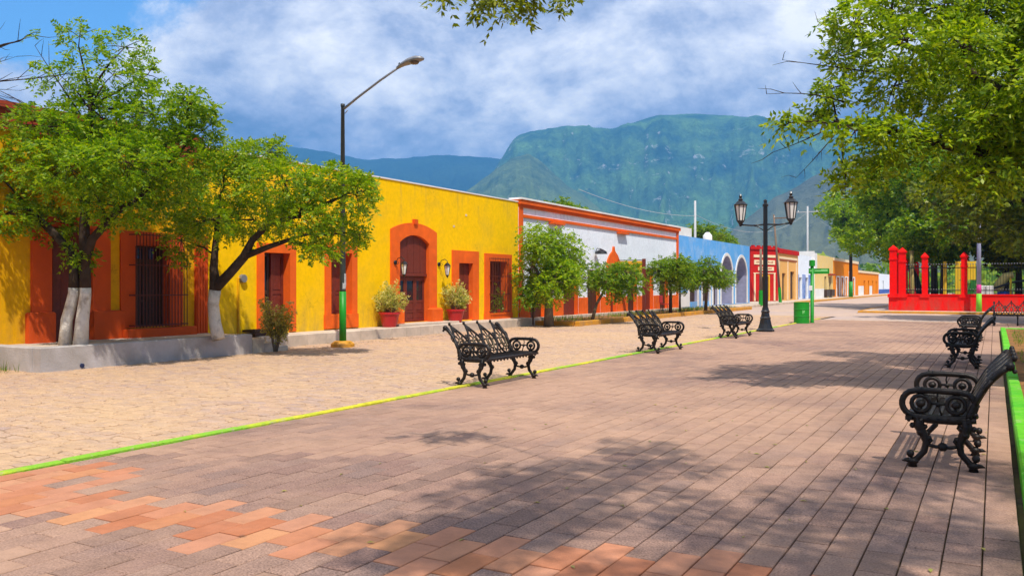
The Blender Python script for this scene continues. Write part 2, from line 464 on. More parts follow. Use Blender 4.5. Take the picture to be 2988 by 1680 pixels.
    def build(s, name, m, parent=None, smooth=False, world=False):
        me = bpy.data.meshes.new(name)
        v = s.v
        if parent is not None and world:
            ox, oy, oz = ORIGIN[parent.name]
            v = [(a - ox, b - oy, c - oz) for a, b, c in v]
        me.from_pydata(v, [], s.f)
        if smooth:
            me.polygons.foreach_set('use_smooth', [True] * len(me.polygons))
        me.materials.append(m)
        o = bpy.data.objects.new(name, me)
        COL.objects.link(o)
        if parent is not None:
            o.parent = parent
            if world:
                ORIGIN[o.name] = ORIGIN[parent.name]
        else:
            ORIGIN[o.name] = (0, 0, 0)
        return o


def np_mesh(name, V, F, m, parent=None, smooth=False):
    """V (n,3) float array, F (k,4) int array"""
    me = bpy.data.meshes.new(name)
    nv, nf = len(V), len(F)
    me.vertices.add(nv)
    me.vertices.foreach_set('co', np.asarray(V, dtype=np.float32).ravel())
    k = F.shape[1]
    me.loops.add(nf * k)
    me.loops.foreach_set('vertex_index', np.asarray(F, dtype=np.int32).ravel())
    me.polygons.add(nf)
    me.polygons.foreach_set('loop_start', np.arange(nf, dtype=np.int32) * k)
    me.update(calc_edges=True)
    if smooth:
        me.polygons.foreach_set('use_smooth', [True] * nf)
    me.materials.append(m)
    o = bpy.data.objects.new(name, me)
    COL.objects.link(o)
    if parent is not None:
        o.parent = parent
    return o


def tag(o, label=None, cat=None, group=None, kind=None):
    if label:
        o['label'] = label
    if cat:
        o['category'] = cat
    if group:
        o['group'] = group
    if kind:
        o['kind'] = kind
    return o


def thing(name, loc, label, cat, group=None, rz=0.0):
    o = bpy.data.objects.new(name, None)
    o.empty_display_size = 0.2
    o.location = loc
    o.rotation_euler = (0, 0, rz)
    COL.objects.link(o)
    ORIGIN[o.name] = tuple(loc)
    return tag(o, label, cat, group)


def copy_tree(o, parent=None):
    c = o.copy()
    COL.objects.link(c)
    if parent is not None:
        c.parent = parent
    for ch in list(o.children):
        copy_tree(ch, c)
    return c


CF = Vector((-math.sin(YAW), math.cos(YAW), 0))
CR = Vector((math.cos(YAW), math.sin(YAW), 0))


def view(x, y):
    """how far in front of / beside the photographer's standpoint a spot lies"""
    d = -x * math.sin(YAW) + y * math.cos(YAW)
    u = x * math.cos(YAW) + y * math.sin(YAW)
    return d, u


# ------------------------------------------------------------------ ground, road, plaza
GROUND_R = 4300
gm = MB()
ring_r = [0, 40, 160, 500, 1500, GROUND_R]
gm.v.append((0, 0, -0.10))
for rr_ in ring_r[1:]:
    for k in range(48):
        a = 2 * math.pi * k / 48
        gm.v.append((rr_ * math.cos(a), rr_ * math.sin(a), -0.10))
for k in range(48):
    gm.f.append((0, 1 + k, 1 + (k + 1) % 48))
for q in range(len(ring_r) - 2):
    b0, b1 = 1 + q * 48, 1 + (q + 1) * 48
    for k in range(48):
        gm.f.append((b0 + k, b1 + k, b1 + (k + 1) % 48, b0 + (k + 1) % 48))
tag(gm.build('ground', DRYEARTH), kind='structure')

PX0, PX1, PY1 = -7.06, 0.14, 41.2         # plaza limits
road = MB()
road.quad((-16.2, -12, -0.028), (-7.18, -12, -0.028), (-7.18, 46, -0.028), (-16.2, 46, -0.028))
road_o = tag(road.build('road', JOINTR), kind='structure')
far = MB()
far.quad((-16.2, 46, -0.026), (-7.0, 46, -0.026), (-7.0, 260, -0.026), (-16.2, 260, -0.026))
far.quad((-7.0, PY1 + 0.12, -0.026), (40, PY1 + 0.12, -0.026), (40, 53.0, -0.026), (-7.0, 53.0, -0.026))
tag(far.build('side_road', ROADM), kind='structure')

plz = MB()
plz.quad((PX0 - 0.02, -12, -0.022), (PX1 + 0.06, -12, -0.022), (PX1 + 0.06, PY1, -0.022), (PX0 - 0.02, PY1, -0.022))
plz.quad((PX1 + 0.065, 33.52, -0.022), (16, 33.52, -0.022), (16, PY1, -0.022), (PX1 + 0.065, PY1, -0.022))
plaza = tag(plz.build('plaza', MORTAR), kind='structure')

rr = rng(5)
W_, L_ = 0.2, 0.4
tiles = []
ncol = int(round((PX1 - PX0) / W_))
for c in range(ncol):
    x = PX0 + (c + 0.5) * (PX1 - PX0) / ncol
    off = 0.2 * (c % 2) + rr.uniform(-0.02, 0.02)
    y = -11.8 + off
    while y + L_ < PY1:
        yc = y + L_ / 2
        band = 3.88 + 0.13 * (x + 5.0)
        red = abs(yc - band) < 0.33 + rr.uniform(-0.08, 0.12)
        if x < -6.0 and abs(yc - 4.35) < 0.28 and rr.random() < 0.8:
            red = True
        if rr.random() < 0.004 and yc < 9:
            red = True
        tiles.append((x, yc, red))
        y += L_
for ix in range(40):      # continuation round the end of the planting bed
    for iy in range(17):
        tiles.append((PX1 + 0.12 + ix * 0.4, 34.2 + iy * 0.4, False))
g_ = 0.0045


def tile_mesh(nm, w, l, m):
    b = MB()
    b.box(-w / 2 + g_, w / 2 - g_, -l / 2 + g_, l / 2 - g_, -0.03, 0.0, 0.004)
    me = bpy.data.meshes.new(nm)
    me.from_pydata(b.v, [], b.f)
    me.materials.append(m)
    return me


tm_g = tile_mesh('paver', W_, L_, PAV_G)
tm_r = tile_mesh('paver_red', W_, L_, PAV_R)


def in_frame(x, y, z=0.0):
    d, u = view(x, y)
    if d < 1.0:
        return None
    if abs(u / d) > 0.60 or (1.55 - z) / d > 0.35:
        return None
    return d


order = sorted([(in_frame(t[0], t[1]), i) for i, t in enumerate(tiles[:-680]) if in_frame(t[0], t[1])])
single = set(i for d, i in order[:300])
st_g, st_r = MB(), MB()
for i, (x, y, red) in enumerate(tiles):
    dz, a1, a2 = rr.uniform(-0.003, 0.002), rr.uniform(-0.006, 0.006), rr.uniform(-0.004, 0.004)
    if i in single:
        o = bpy.data.objects.new('paver', tm_r if red else tm_g)
        COL.objects.link(o)
        o.parent = plaza
        o.location = (x, y, dz)
        o.rotation_euler = (a2 * 0.6, a1, rr.uniform(-0.004, 0.004))
        if red:
            o['label'] = 'terracotta paver'
    else:
        w, l = (W_, L_) if i < len(tiles) - 680 else (0.4, 0.4)
        (st_r if red else st_g).box(x - w / 2 + g_, x + w / 2 - g_, y - l / 2 + g_, y + l / 2 - g_, -0.03, dz, 0.004)
tag(st_g.build('pavers', PAV_GS, plaza), kind='stuff')
if st_r.f:
    tag(st_r.build('terracotta_pavers', stone_mat('paver_terracotta_many', RED_COLS, 'island', 0.08), plaza), kind='stuff')

# cobbled roadway: jittered courses of worn stones
rr = rng(11)
SX, SY = 0.16, 0.125
cobs = []
nx, ny = int(8.75 / SX), int(50 / SY)
jit = {}


def corner(i, j):
    if (i, j) not in jit:
        jit[(i, j)] = (-16.0 + i * SX + rr.uniform(-0.045, 0.045), -4.0 + j * SY + rr.uniform(-0.035, 0.035))
    return jit[(i, j)]


for j in range(ny):
    i = 0
    while i < nx:
        step = 2 if rr.random() < 0.16 and i < nx - 1 else 1
        a, b, c_, d_ = corner(i, j), corner(i + step, j), corner(i + step, j + 1), corner(i, j + 1)
        if step == 1 or True:
            cobs.append((a, b, c_, d_))
        i += step


def cobble(mb, q, z, cx=0.0, cy=0.0):
    mx_, my_ = sum(p[0] for p in q) / 4, sum(p[1] for p in q) / 4
    outer, inner = [], []
    for k in range(4):
        p, n = q[k], q[(k + 1) % 4]
        for f_ in (0.16, 0.84):
            ex, ey = p[0] + (n[0] - p[0]) * f_, p[1] + (n[1] - p[1]) * f_
            outer.append((mx_ + (ex - mx_) * 0.93, my_ + (ey - my_) * 0.93))
            inner.append((mx_ + (ex - mx_) * 0.80, my_ + (ey - my_) * 0.80))
    i = len(mb.v)
    mb.v += [(x - cx, y - cy, -0.04) for x, y in outer] + [(x - cx, y - cy, z - 0.008) for x, y in outer] + [(x - cx, y - cy, z) for x, y in inner]
    for k in range(8):
        k2 = (k + 1) % 8
        mb.f.append((i + k, i + k2, i + 8 + k2, i + 8 + k))
        mb.f.append((i + 8 + k, i + 8 + k2, i + 16 + k2, i + 16 + k))
    mb.f.append(tuple(i + 16 + k for k in range(8)))
    return mx_, my_


cen = [(sum(p[0] for p in q) / 4, sum(p[1] for p in q) / 4) for q in cobs]
order = sorted([(in_frame(*c), i) for i, c in enumerate(cen) if in_frame(*c)])
single = set(i for d, i in order[:300])
stc = MB()
for i, q in enumerate(cobs):
    z = -0.018 + rr.uniform(-0.006, 0.005)
    if i in single:
        mb = MB()
        cobble(mb, q, z, cen[i][0], cen[i][1])
        o = mb.build('cobblestone', COB_O, road_o)
        o.location = (cen[i][0], cen[i][1], 0)
    else:
        cobble(stc, q, z)
tag(stc.build('cobblestones', COB_S, road_o), kind='stuff')

# kerb between roadway and plaza, painted yellow fading to green
kb = MB()
y = -11.5
while y < PY1:
    kb.box(-7.165, PX0 - 0.006, y + 0.006, y + 0.992, -0.10, 0.026 + rr.uniform(-0.004, 0.004), 0.012)
    y += 1.006
tag(kb.build('kerb', YKERB), kind='structure')
kb = MB()
kb.box(-7.0, 0.2, PY1 + 0.004, PY1 + 0.116, -0.1, 0.0, 0.01)
tag(kb.build('kerb', CONCP), kind='structure')

# green kerb and planting bed on the right
kb = MB()
y = -8.0
while y < 33.4:
    kb.box(PX1 + 0.04, PX1 + 0.19, y + 0.006, y + 1.292, -0.05, 0.12 + rr.uniform(-0.006, 0.006), 0.018)
    y += 1.306
kb.box(PX1 + 0.20, 8.0, 33.25, 33.5, -0.05, 0.118, 0.018)
tag(kb.build('kerb', GKERB), kind='structure')
bed = MB()
bed.quad((PX1 + 0.18, -8, 0.09), (8.0, -8, 0.12), (8.0, 33.26, 0.12), (PX1 + 0.18, 33.26, 0.09))
tag(bed.build('planting_bed', SOIL), kind='structure')


def blades(n, area, h, w, seed, zfun, mats, name, lean=0.5):
    r = np.random.RandomState(seed)
    x = r.uniform(area[0], area[1], n)
    y = r.uniform(area[2], area[3], n)
    keep = (np.sin(x * 2.1 + y * 0.7) + np.sin(y * 1.3 - x * 0.6) + r.uniform(-1.2, 1.2, n)) > -0.4
    x, y = x[keep], y[keep]
    n = len(x)
    z = np.full(n, zfun)
    a = r.uniform(0, 2 * np.pi, n)
    hh = h * r.uniform(0.4, 1.2, n)
    ln = lean * hh * r.uniform(-1, 1, n)
    dx, dy = np.cos(a) * w, np.sin(a) * w
    V = np.stack([np.stack([x - dx, y - dy, z], 1), np.stack([x + dx, y + dy, z], 1),
                  np.stack([x + dx * .3 + ln * np.sin(a), y + dy * .3 - ln * np.cos(a), z + hh], 1)], 1).reshape(-1, 3)
    F = np.arange(n * 3).reshape(-1, 3)
    return tag(np_mesh(name, V, F, mats), kind='stuff')


blades(20000, (PX1 + 0.3, 6.0, 6, 33.2), 0.10, 0.006, 3, 0.09, L_GRS, 'grass')
blades(2200, (-16.4, -14.7, 30.5, 56), 0.22, 0.012, 4, 0.12, L_GRS, 'weeds')
blades(700, (-16.4, -15.3, 6.5, 9.1), 0.20, 0.010, 9, 0.0, L_GRS, 'weeds')


def flat_leaves(n, area, z, seed, size, name, m):
    r = np.random.RandomState(seed)
    x, y = r.uniform(area[0], area[1], n), r.uniform(area[2], area[3], n)
    a = r.uniform(0, 6.28, n)
    l = size * r.uniform(0.5, 1.2, n)
    ca, sa = np.cos(a), np.sin(a)
    zz = z + r.uniform(0.002, 0.006, n)
    P = lambda p, q, h: np.stack([x + ca * p - sa * q, y + sa * p + ca * q, zz + h], 1)
    V = np.stack([P(-l, 0 * l, 0), P(0 * l, l * .4, 0.006), P(l, 0 * l, 0.002), P(0 * l, -l * .4, 0.008)], 1).reshape(-1, 3)
    return tag(np_mesh(name, V, np.arange(n * 4).reshape(-1, 4), m), kind='stuff')


flat_leaves(70, (-5, 0.0, 4, 12), 0.0, 8, 0.028, 'fallen_leaves', L_FALL)
flat_leaves(900, (PX1 + 0.35, 5.0, 6, 33), 0.10, 2, 0.04, 'leaf_litter', L_DRY)
flat_leaves(500, (-15.8, -14.6, 16.5, 31), -0.012, 6, 0.03, 'fallen_leaves', L_DRY)

# ------------------------------------------------------------------ trees
def spray_leaves(P, A, L, n_pair, ll, lw, rs, droop=0.35):
    """pinnate sprays: at each point P with axis A a rachis of leaflets; returns V, F"""
    n = len(P)
    A = A / np.linalg.norm(A, axis=1, keepdims=True)
    up = np.tile(np.array([0, 0, 1.0]), (n, 1)) + rs.normal(0, 0.45, (n, 3))
    S = np.cross(A, up)
    S /= np.linalg.norm(S, axis=1, keepdims=True) + 1e-9
    N = np.cross(S, A)
    Vs = []
    Ls = L * rs.uniform(0.6, 1.25, (n, 1))
    for k in range(n_pair):
        t = (k + 0.6) / n_pair
        base = P + A * (Ls * t) - np.array([0, 0, 1.0]) * (droop * Ls * t * t)
        for sgn in ((1, -1) if k < n_pair - 1 else (1, -1, 0)):
            dirn = S * sgn * 0.85 + A * (0.6 if sgn else 1.0) + rs.normal(0, 0.22, (n, 3)) - np.array([0, 0, droop])
            dirn /= np.linalg.norm(dirn, axis=1, keepdims=True)
            wv = np.cross(dirn, N + rs.normal(0, 0.4, (n, 3)))
            wv /= np.linalg.norm(wv, axis=1, keepdims=True) + 1e-9
            l = ll * rs.uniform(0.65, 1.25, (n, 1))
            w = lw * rs.uniform(0.75, 1.2, (n, 1))
            nn = np.cross(dirn, wv)
            Vs.append(np.stack([base, base + dirn * l * 0.42 + wv * w + nn * (l * 0.06), base + dirn * l, base + dirn * l * 0.42 - wv * w + nn * (l * 0.06)], 1))
    V = np.concatenate(Vs, 0).reshape(-1, 3)
    return V, np.arange(len(V)).reshape(-1, 4)


def bez(a, b, c, n):
    return [tuple((Vector(a) * (1 - t) ** 2 + Vector(b) * 2 * t * (1 - t) + Vector(c) * t * t)) for t in [i / (n - 1) for i in range(n)]]


def tree(name, label, cat, base, stems, clumps, leafm, barkm=BARK, group=None, seed=1, spray=(0.30, 5, 0.075, 0.017), dens=1.0,
         forks=None, white=0.0, twig=0.010, droop=0.35, bare=None, painted=None, limb_r=0.055, paintm=None, thin=None):
    """stems: list of (points, radii) relative to base; clumps: (x,y,z,rh,rv) leafy masses; each clump gets a limb from the nearest fork"""
    rs = np.random.RandomState(seed)
    r = rng(seed)
    t = thing(name, base, label, cat, group)
    wood, wash = MB(), MB()
    for pts, rad in stems:
        if white > 0:
            lo_p, lo_r, hi_p, hi_r = [], [], [], []
            for k in range(len(pts)):
                if pts[k][2] <= white:
                    lo_p.append(pts[k]); lo_r.append(rad[k])
                else:
                    if not hi_p and lo_p:
                        f_ = (white - pts[k - 1][2]) / (pts[k][2] - pts[k - 1][2])
                        mid = tuple(pts[k - 1][q] + (pts[k][q] - pts[k - 1][q]) * f_ for q in range(3))
                        rm = rad[k - 1] + (rad[k] - rad[k - 1]) * f_
                        lo_p.append(mid); lo_r.append(rm); hi_p.append(mid); hi_r.append(rm)
                    hi_p.append(pts[k]); hi_r.append(rad[k])
            if len(lo_p) > 1:
                wash.tube(lo_p, lo_r, 9)
            if len(hi_p) > 1:
                wood.tube(hi_p, hi_r, 9)
        else:
            wood.tube(pts, rad, 9)
    forks = forks or [s_[0][-1] for s_ in stems]
    allP, allA = [], []
    for (cx, cy, cz, rh, rv) in clumps:
        c = Vector((cx, cy, cz))
        f0 = min(forks, key=lambda q: (Vector(q) - c).length + (0.6 if q[2] > cz + 0.3 else 0))
        f0 = Vector(f0)
        dist = (c - f0).length
        mid = f0 + (c - f0) * 0.5 + Vector((r.uniform(-.12, .12), r.uniform(-.12, .12), 0.10)) * dist
        lr = min(limb_r, 0.012 + 0.016 * dist)
        path = bez(f0, mid, c, 7)
        path = [tuple(Vector(p) + Vector((r.gauss(0, .02), r.gauss(0, .02), r.gauss(0, .02))) * (dist * 0.6 if 0 < k < 6 else 0)) for k, p in enumerate(path)]
        wood.tube(path, [lr * (1 - 0.78 * k / 6) for k in range(7)], 5)
        vol = rh * rh * rv
        dn = dens * (0.45 if thin and cz > thin else 1.0)
        ns = max(6, int(dn * 95 * (rh * rh + 2 * rh * rv) / 3 / (spray[0] ** 1.0) * 1.0))
        d = rs.normal(0, 1, (ns, 3))
        d /= np.linalg.norm(d, axis=1, keepdims=True)
        rad = rs.uniform(0.35, 1.08, (ns, 1)) ** 0.6
        P = np.array([cx, cy, cz]) + d * rad * np.array([rh, rh, rv])
        A = d * np.array([1, 1, 0.55]) + rs.normal(0, 0.45, (ns, 3)) + np.array([0, 0, 0.05])
        allP.append(P - A / np.linalg.norm(A, axis=1, keepdims=True) * spray[0] * 0.5)
        allA.append(A)
        ntw = max(3, min(10, ns // 12))
        for k in range(ntw):
            p = Vector(P[rs.randint(ns)])
            m_ = c + (p - c) * 0.5 + Vector((0, 0, 0.05 * rv))
            wood.tube([tuple(c), tuple(m_), tuple(p)], [twig, twig * 0.7, twig * 0.35], 4, cap=False)
    for (p0, p1, rad0) in (bare or []):
        p0, p1 = Vector(p0), Vector(p1)
        ln = (p1 - p0).length
        m_ = p0 + (p1 - p0) * 0.5 + Vector((r.uniform(-.1, .1), r.uniform(-.1, .1), r.uniform(-.05, .15))) * ln
        pp = bez(p0, m_, p1, 6)
        wood.tube(pp, [rad0 * (1 - 0.8 * k / 5) for k in range(6)], 5)
        for k in range(5):
            q = Vector(pp[2 + k % 4])
            e = q + (p1 - p0).normalized() * r.uniform(.12, .4) * ln * 0.6 + Vector((r.uniform(-1, 1), r.uniform(-1, 1), r.uniform(-.6, .9))) * ln * 0.22
            wood.tube([tuple(q), tuple((q + e) / 2 + Vector((0, 0, r.uniform(-.03, .05)))), tuple(e)], [rad0 * 0.4, rad0 * 0.3, rad0 * 0.12], 4, cap=False)
    wood.build('trunk', barkm, t, True)
    if wash.f:
        tag(wash.build('whitewashed_trunk' if paintm is None else 'painted_trunk', paintm or LIME, t, True), 'whitewashed lower trunk' if paintm is None else 'green painted foot of the trunk')
    V, F = spray_leaves(np.concatenate(allP), np.concatenate(allA), spray[0], spray[1], spray[2], spray[3], rs, droop)
    np_mesh('crown', V, F, leafm, t)
    return t


T1 = [(0.10,0.06,5.89,0.46,0.38),(0.60,0.69,5.78,0.51,0.43),(-0.04,-0.25,5.11,0.53,0.38),(0.66,0.38,5.16,0.73,0.46),(1.06,0.83,5.21,0.39,0.35),(0.14,-0.60,4.06,0.81,0.44),(-0.05,0.67,4.44,1.03,0.59),(1.36,0.77,4.40,0.84,0.57),(2.21,0.90,4.53,0.49,0.37),(-1.43,-0.34,3.30,0.86,0.63),(1.03,-0.79,3.24,0.85,0.60),(1.78,-0.14,3.34,0.86,0.61),(1.93,0.86,3.53,0.72,0.64),(2.16,1.22,4.09,0.42,0.53),(-0.96,-0.77,2.47,0.75,0.38),(-1.21,0.24,2.40,0.64,0.36),(1.03,0.24,2.61,0.82,0.41),(0.89,1.42,3.12,0.76,0.40),(0.10,0.06,1.73,0.34,0.31),(-1.63,-0.92,3.56,0.76,0.69),(-0.75,1.07,3.75,1.24,0.82)]
T2 = [(0.71,0.40,3.94,0.70,0.39),(-0.21,0.34,3.33,0.93,0.58),(1.61,0.22,3.30,0.93,0.55),(2.15,1.21,3.42,0.83,0.43),(2.84,1.26,3.08,0.47,0.60),(-0.94,-0.18,2.13,0.44,0.57),(0.29,-0.53,2.50,0.67,0.46),(0.11,0.98,2.61,0.82,0.50),(1.90,0.61,2.56,0.85,0.47),(2.10,1.53,2.26,0.62,0.40),(0.87,0.84,4.16,0.31,0.31),(2.27,0.71,1.89,0.47,0.21),(0.57,-0.02,3.89,0.47,0.34),(2.91,1.64,3.20,0.22,0.43),(-0.57,-0.32,2.68,0.52,0.52),(2.72,1.53,2.24,0.26,0.26)]
T8 = [(-5.11,-3.14,3.73,0.25,0.16),(-4.87,-2.66,3.93,0.26,0.18),(-4.62,-2.86,4.20,0.31,0.25),(-4.53,-2.23,4.81,0.38,0.32),(-4.30,-2.68,5.15,0.47,0.33),(-4.23,-3.22,3.53,0.40,0.24),(-4.36,-3.18,2.95,0.30,0.22),(-4.04,-2.53,3.14,0.42,0.25),(-3.80,-3.09,3.53,0.45,0.29),(-3.88,-1.75,4.40,0.56,0.38),(-3.63,-2.88,4.73,0.56,0.40),(-3.38,-1.24,5.61,0.60,0.39),(-3.26,-2.55,3.46,0.46,0.32),(-3.22,-1.27,4.36,0.62,0.44),(-2.97,-2.62,4.62,0.56,0.40),(-2.70,-1.21,5.45,0.58,0.41),(-2.74,-2.60,3.73,0.50,0.39),(-2.38,-1.14,4.61,0.55,0.49),(-2.32,-2.14,3.63,0.51,0.45),(-2.60,-1.38,3.27,0.49,0.29),(-3.10,-1.55,3.08,0.46,0.20),(-1.92,-1.34,5.12,0.61,0.50),(-1.79,-0.69,4.23,0.64,0.52),(-1.62,0.55,3.45,0.69,0.50),(-2.60,-0.58,6.28,0.85,0.54),(-3.87,-1.86,5.97,0.70,0.41),(-1.51,0.62,6.46,0.88,0.69),(-0.48,2.92,5.76,1.12,0.98),(-0.41,3.53,4.25,1.15,0.87),(-1.95,3.23,4.26,0.82,0.67),(-2.93,2.69,5.30,0.89,0.82)]
TB = [(-5.91,2.83,3.64,0.14,0.05),(-5.80,3.00,3.62,0.15,0.09),(-5.52,2.93,3.54,0.18,0.10),(-5.46,3.20,3.61,0.17,0.11),(-5.26,3.19,3.65,0.14,0.08),(-5.12,3.27,3.67,0.12,0.06),(-5.51,3.05,3.74,0.36,0.09)]

ZT = 0.43      # top of the raised terrace
tree('street_tree', 'tall leafy tree with twin whitewashed trunks on the white raised terrace', 'tree', (-15.40, 10.16, ZT),
     [([(-0.16, -0.07, -0.05), (-0.12, -0.06, 0.45), (0.0, 0, 0.95), (0.03, 0, 1.3), (-0.05, 0, 1.75), (-0.5, -0.15, 2.2), (-0.95, -0.3, 2.6)], [0.125, 0.108, 0.10, 0.10, 0.09, 0.075, 0.05]),
      ([(0.11, 0.07, -0.05), (0.15, 0.08, 0.45), (0.22, 0.10, 0.95), (0.24, 0.08, 1.4), (0.26, 0.05, 2.1), (0.22, 0.1, 3.0), (0.3, 0.15, 4.2), (0.3, 0.15, 4.9)], [0.145, 0.122, 0.105, 0.10, 0.10, 0.08, 0.055, 0.03]),
      ([(0.22, 0.03, 1.45), (0.5, 0.05, 2.0), (1.0, 0.2, 2.5), (1.5, 0.4, 2.8)], [0.10, 0.08, 0.065, 0.05])],
     T1, L_A, seed=3, white=1.08, dens=1.75, thin=4.7, spray=(0.26, 5, 0.085, 0.020),
     forks=[(-0.95, -0.3, 2.6), (0.24, 0.08, 2.6), (0.25, 0.12, 3.6), (0.3, 0.15, 4.5), (1.5, 0.4, 2.8), (0.8, 0.15, 2.35)],
     bare=[((-0.5, 0, 4.2), (-1.7, -0.6, 5.0), 0.018), ((0.2, 0, 4.4), (-0.75, -0.3, 5.75), 0.018), ((-0.9, -0.3, 3.9), (-1.9, -0.9, 4.6), 0.014)])
tree('street_tree', 'smaller spreading tree with one whitewashed leaning trunk beside the terrace steps', 'tree', (-14.80, 13.11, ZT),
     [([(0.05, 0, -0.05), (-0.06, 0, 0.3), (-0.12, 0, 0.7), (-0.05, 0, 1.1), (-0.08, -0.02, 1.5), (-0.03, -0.02, 2.0), (0.02, 0, 2.5)], [0.145, 0.13, 0.12, 0.13, 0.09, 0.07, 0.045]),
      ([(-0.03, 0, 1.08), (0.3, 0.1, 1.4), (0.62, 0.2, 1.75), (0.75, 0.3, 2.1), (1.1, 0.45, 2.45), (1.7, 0.7, 2.62)], [0.12, 0.105, 0.10, 0.075, 0.06, 0.04]),
      ([(0.62, 0.2, 1.75), (1.1, 0.4, 1.95), (1.5, 0.6, 2.1), (2.0, 0.9, 1.9)], [0.075, 0.06, 0.05, 0.03])],
     T2, L_B, seed=8, white=1.03, dens=1.6, spray=(0.26, 5, 0.085, 0.020),
     forks=[(0.02, 0, 2.5), (-0.06, -0.02, 1.8), (1.1, 0.45, 2.45), (1.7, 0.7, 2.62), (1.5, 0.6, 2.1)])
sh = [(x + 1.1, y + 1.1, z, a, b) for x, y, z, a, b in T8]
sh += [(-1.6, -1.3, 2.95, 0.5, 0.25), (-1.0, -0.9, 3.3, 0.7, 0.4), (-0.6, -1.6, 4.0, 0.8, 0.6), (-0.7, 0.3, 3.6, 0.8, 0.5), (-1.5, 0.5, 5.6, 0.9, 0.7), (-0.4, -0.4, 5.0, 1.0, 0.8), (1.5, 0.2, 4.6, 1.3, 0.9), (2.4, -1.4, 4.2, 1.2, 0.9), (0.8, 2.2, 6.4, 1.4, 1.0), (2.6, 1.6, 5.6, 1.4, 1.0), (0.3, -1.2, 6.4, 1.0, 0.7)]
tree('shade_tree', 'large overhanging tree at the right edge, rooted in the bed behind the benches', 'tree', (1.5, 14.4, 0.1),
     [([(0, 0, -0.05), (0.05, 0, 0.5), (-0.02, 0.02, 1.2), (-0.12, 0.05, 2.0), (-0.25, 0.1, 2.9), (-0.3, 0.2, 4.2), (-0.1, 0.3, 5.4)], [0.30, 0.25, 0.23, 0.20, 0.16, 0.11, 0.06]),
      ([(-0.12, 0.05, 1.95), (-0.8, -0.4, 2.7), (-1.7, -0.9, 3.3), (-2.8, -1.5, 3.6), (-3.4, -1.8, 3.7)], [0.14, 0.11, 0.085, 0.055, 0.03]),
      ([(-0.25, 0.1, 2.9), (-1.0, -0.1, 3.9), (-1.9, -0.5, 4.6), (-2.8, -0.9, 5.0)], [0.11, 0.09, 0.06, 0.035]),
      ([(-0.2, 0.05, 2.4), (0.6, 0.6, 3.4), (1.5, 0.6, 4.4)], [0.12, 0.09, 0.05])],
     sh, L_D, seed=21, dens=1.75, spray=(0.30, 5, 0.095, 0.021), droop=0.45,
     forks=[(-1.7, -0.9, 3.3), (-2.8, -1.5, 3.6), (-3.4, -1.8, 3.7), (-1.0, -0.1, 3.9), (-1.9, -0.5, 4.6), (-2.8, -0.9, 5.0), (-0.3, 0.2, 4.2), (-0.1, 0.3, 5.4), (1.5, 0.6, 4.4), (0.4, 0.5, 3.2)],
     bare=[((-3.4, -1.8, 3.7), (-4.25, -1.95, 3.35), 0.014), ((-3.3, -1.7, 4.0), (-4.35, -1.9, 4.2), 0.014), ((-3.0, -1.2, 4.5), (-4.2, -1.55, 4.75), 0.014),
           ((-2.9, -1.0, 4.9), (-3.75, -1.3, 5.3), 0.012), ((-3.4, -1.8, 3.6), (-3.9, -2.1, 2.95), 0.010)])
ovr = list(TB)
rr = rng(77)
for k in range(70):
    a, q = rr.uniform(0, 6.28), math.sqrt(rr.random())
    x_, y_ = -0.15 + 3.4 * q * math.cos(a), 0.55 + 2.7 * q * math.sin(a)
    ovr.append((x_, y_, 4.9 + rr.uniform(0, 1.7), rr.uniform(.30, .60), rr.uniform(.2, .34)))
tree('shade_tree', 'nearest tree, only its drooping branch tip in view at the top edge of the sky', 'tree', (2.3, 2.6, 0.1),
     [([(1.1, -1.4, -0.05), (1.1, -1.4, 0.6), (1.0, -1.3, 1.6), (0.6, -0.8, 2.9), (0.0, -0.2, 4.2), (-0.6, 0.3, 5.2)], [0.26, 0.21, 0.18, 0.14, 0.08, 0.04]),
      ([(0.6, -0.8, 2.9), (-1.0, 0.5, 4.4), (-2.9, 1.6, 5.0), (-4.2, 2.4, 4.6), (-5.2, 3.0, 3.95)], [0.06, 0.028, 0.018, 0.012, 0.008]),
      ([(0.0, -0.2, 4.2), (-1.5, 0.3, 5.0), (-3.0, 0.5, 5.5)], [0.04, 0.02, 0.012])],
     ovr, L_F, seed=5, dens=1.3, spray=(0.17, 5, 0.060, 0.012), droop=0.5, limb_r=0.014, twig=0.004,
     forks=[(-5.2, 3.0, 3.95), (-4.2, 2.4, 4.6), (-2.9, 1.6, 4.8), (-1.0, 0.5, 4.4), (-3.0, 0.5, 5.5), (-1.5, 0.3, 5.0), (-0.6, 0.3, 5.2), (0.6, -0.8, 3.4)])


def round_crown(seed, n, rh, rv, zc, cr=(0.45, 0.75), flat=0.8):
    r = rng(seed)
    out = []
    for k in range(n):
        a, q, w = r.uniform(0, 6.28), r.random() ** 0.5, r.uniform(-1, 1)
        s_ = math.sqrt(max(0, 1 - w * w * 0.8))
        c = r.uniform(*cr)
        out.append((rh * q * s_ * math.cos(a), rh * q * s_ * math.sin(a), zc + rv * w, c, c * flat))
    return out


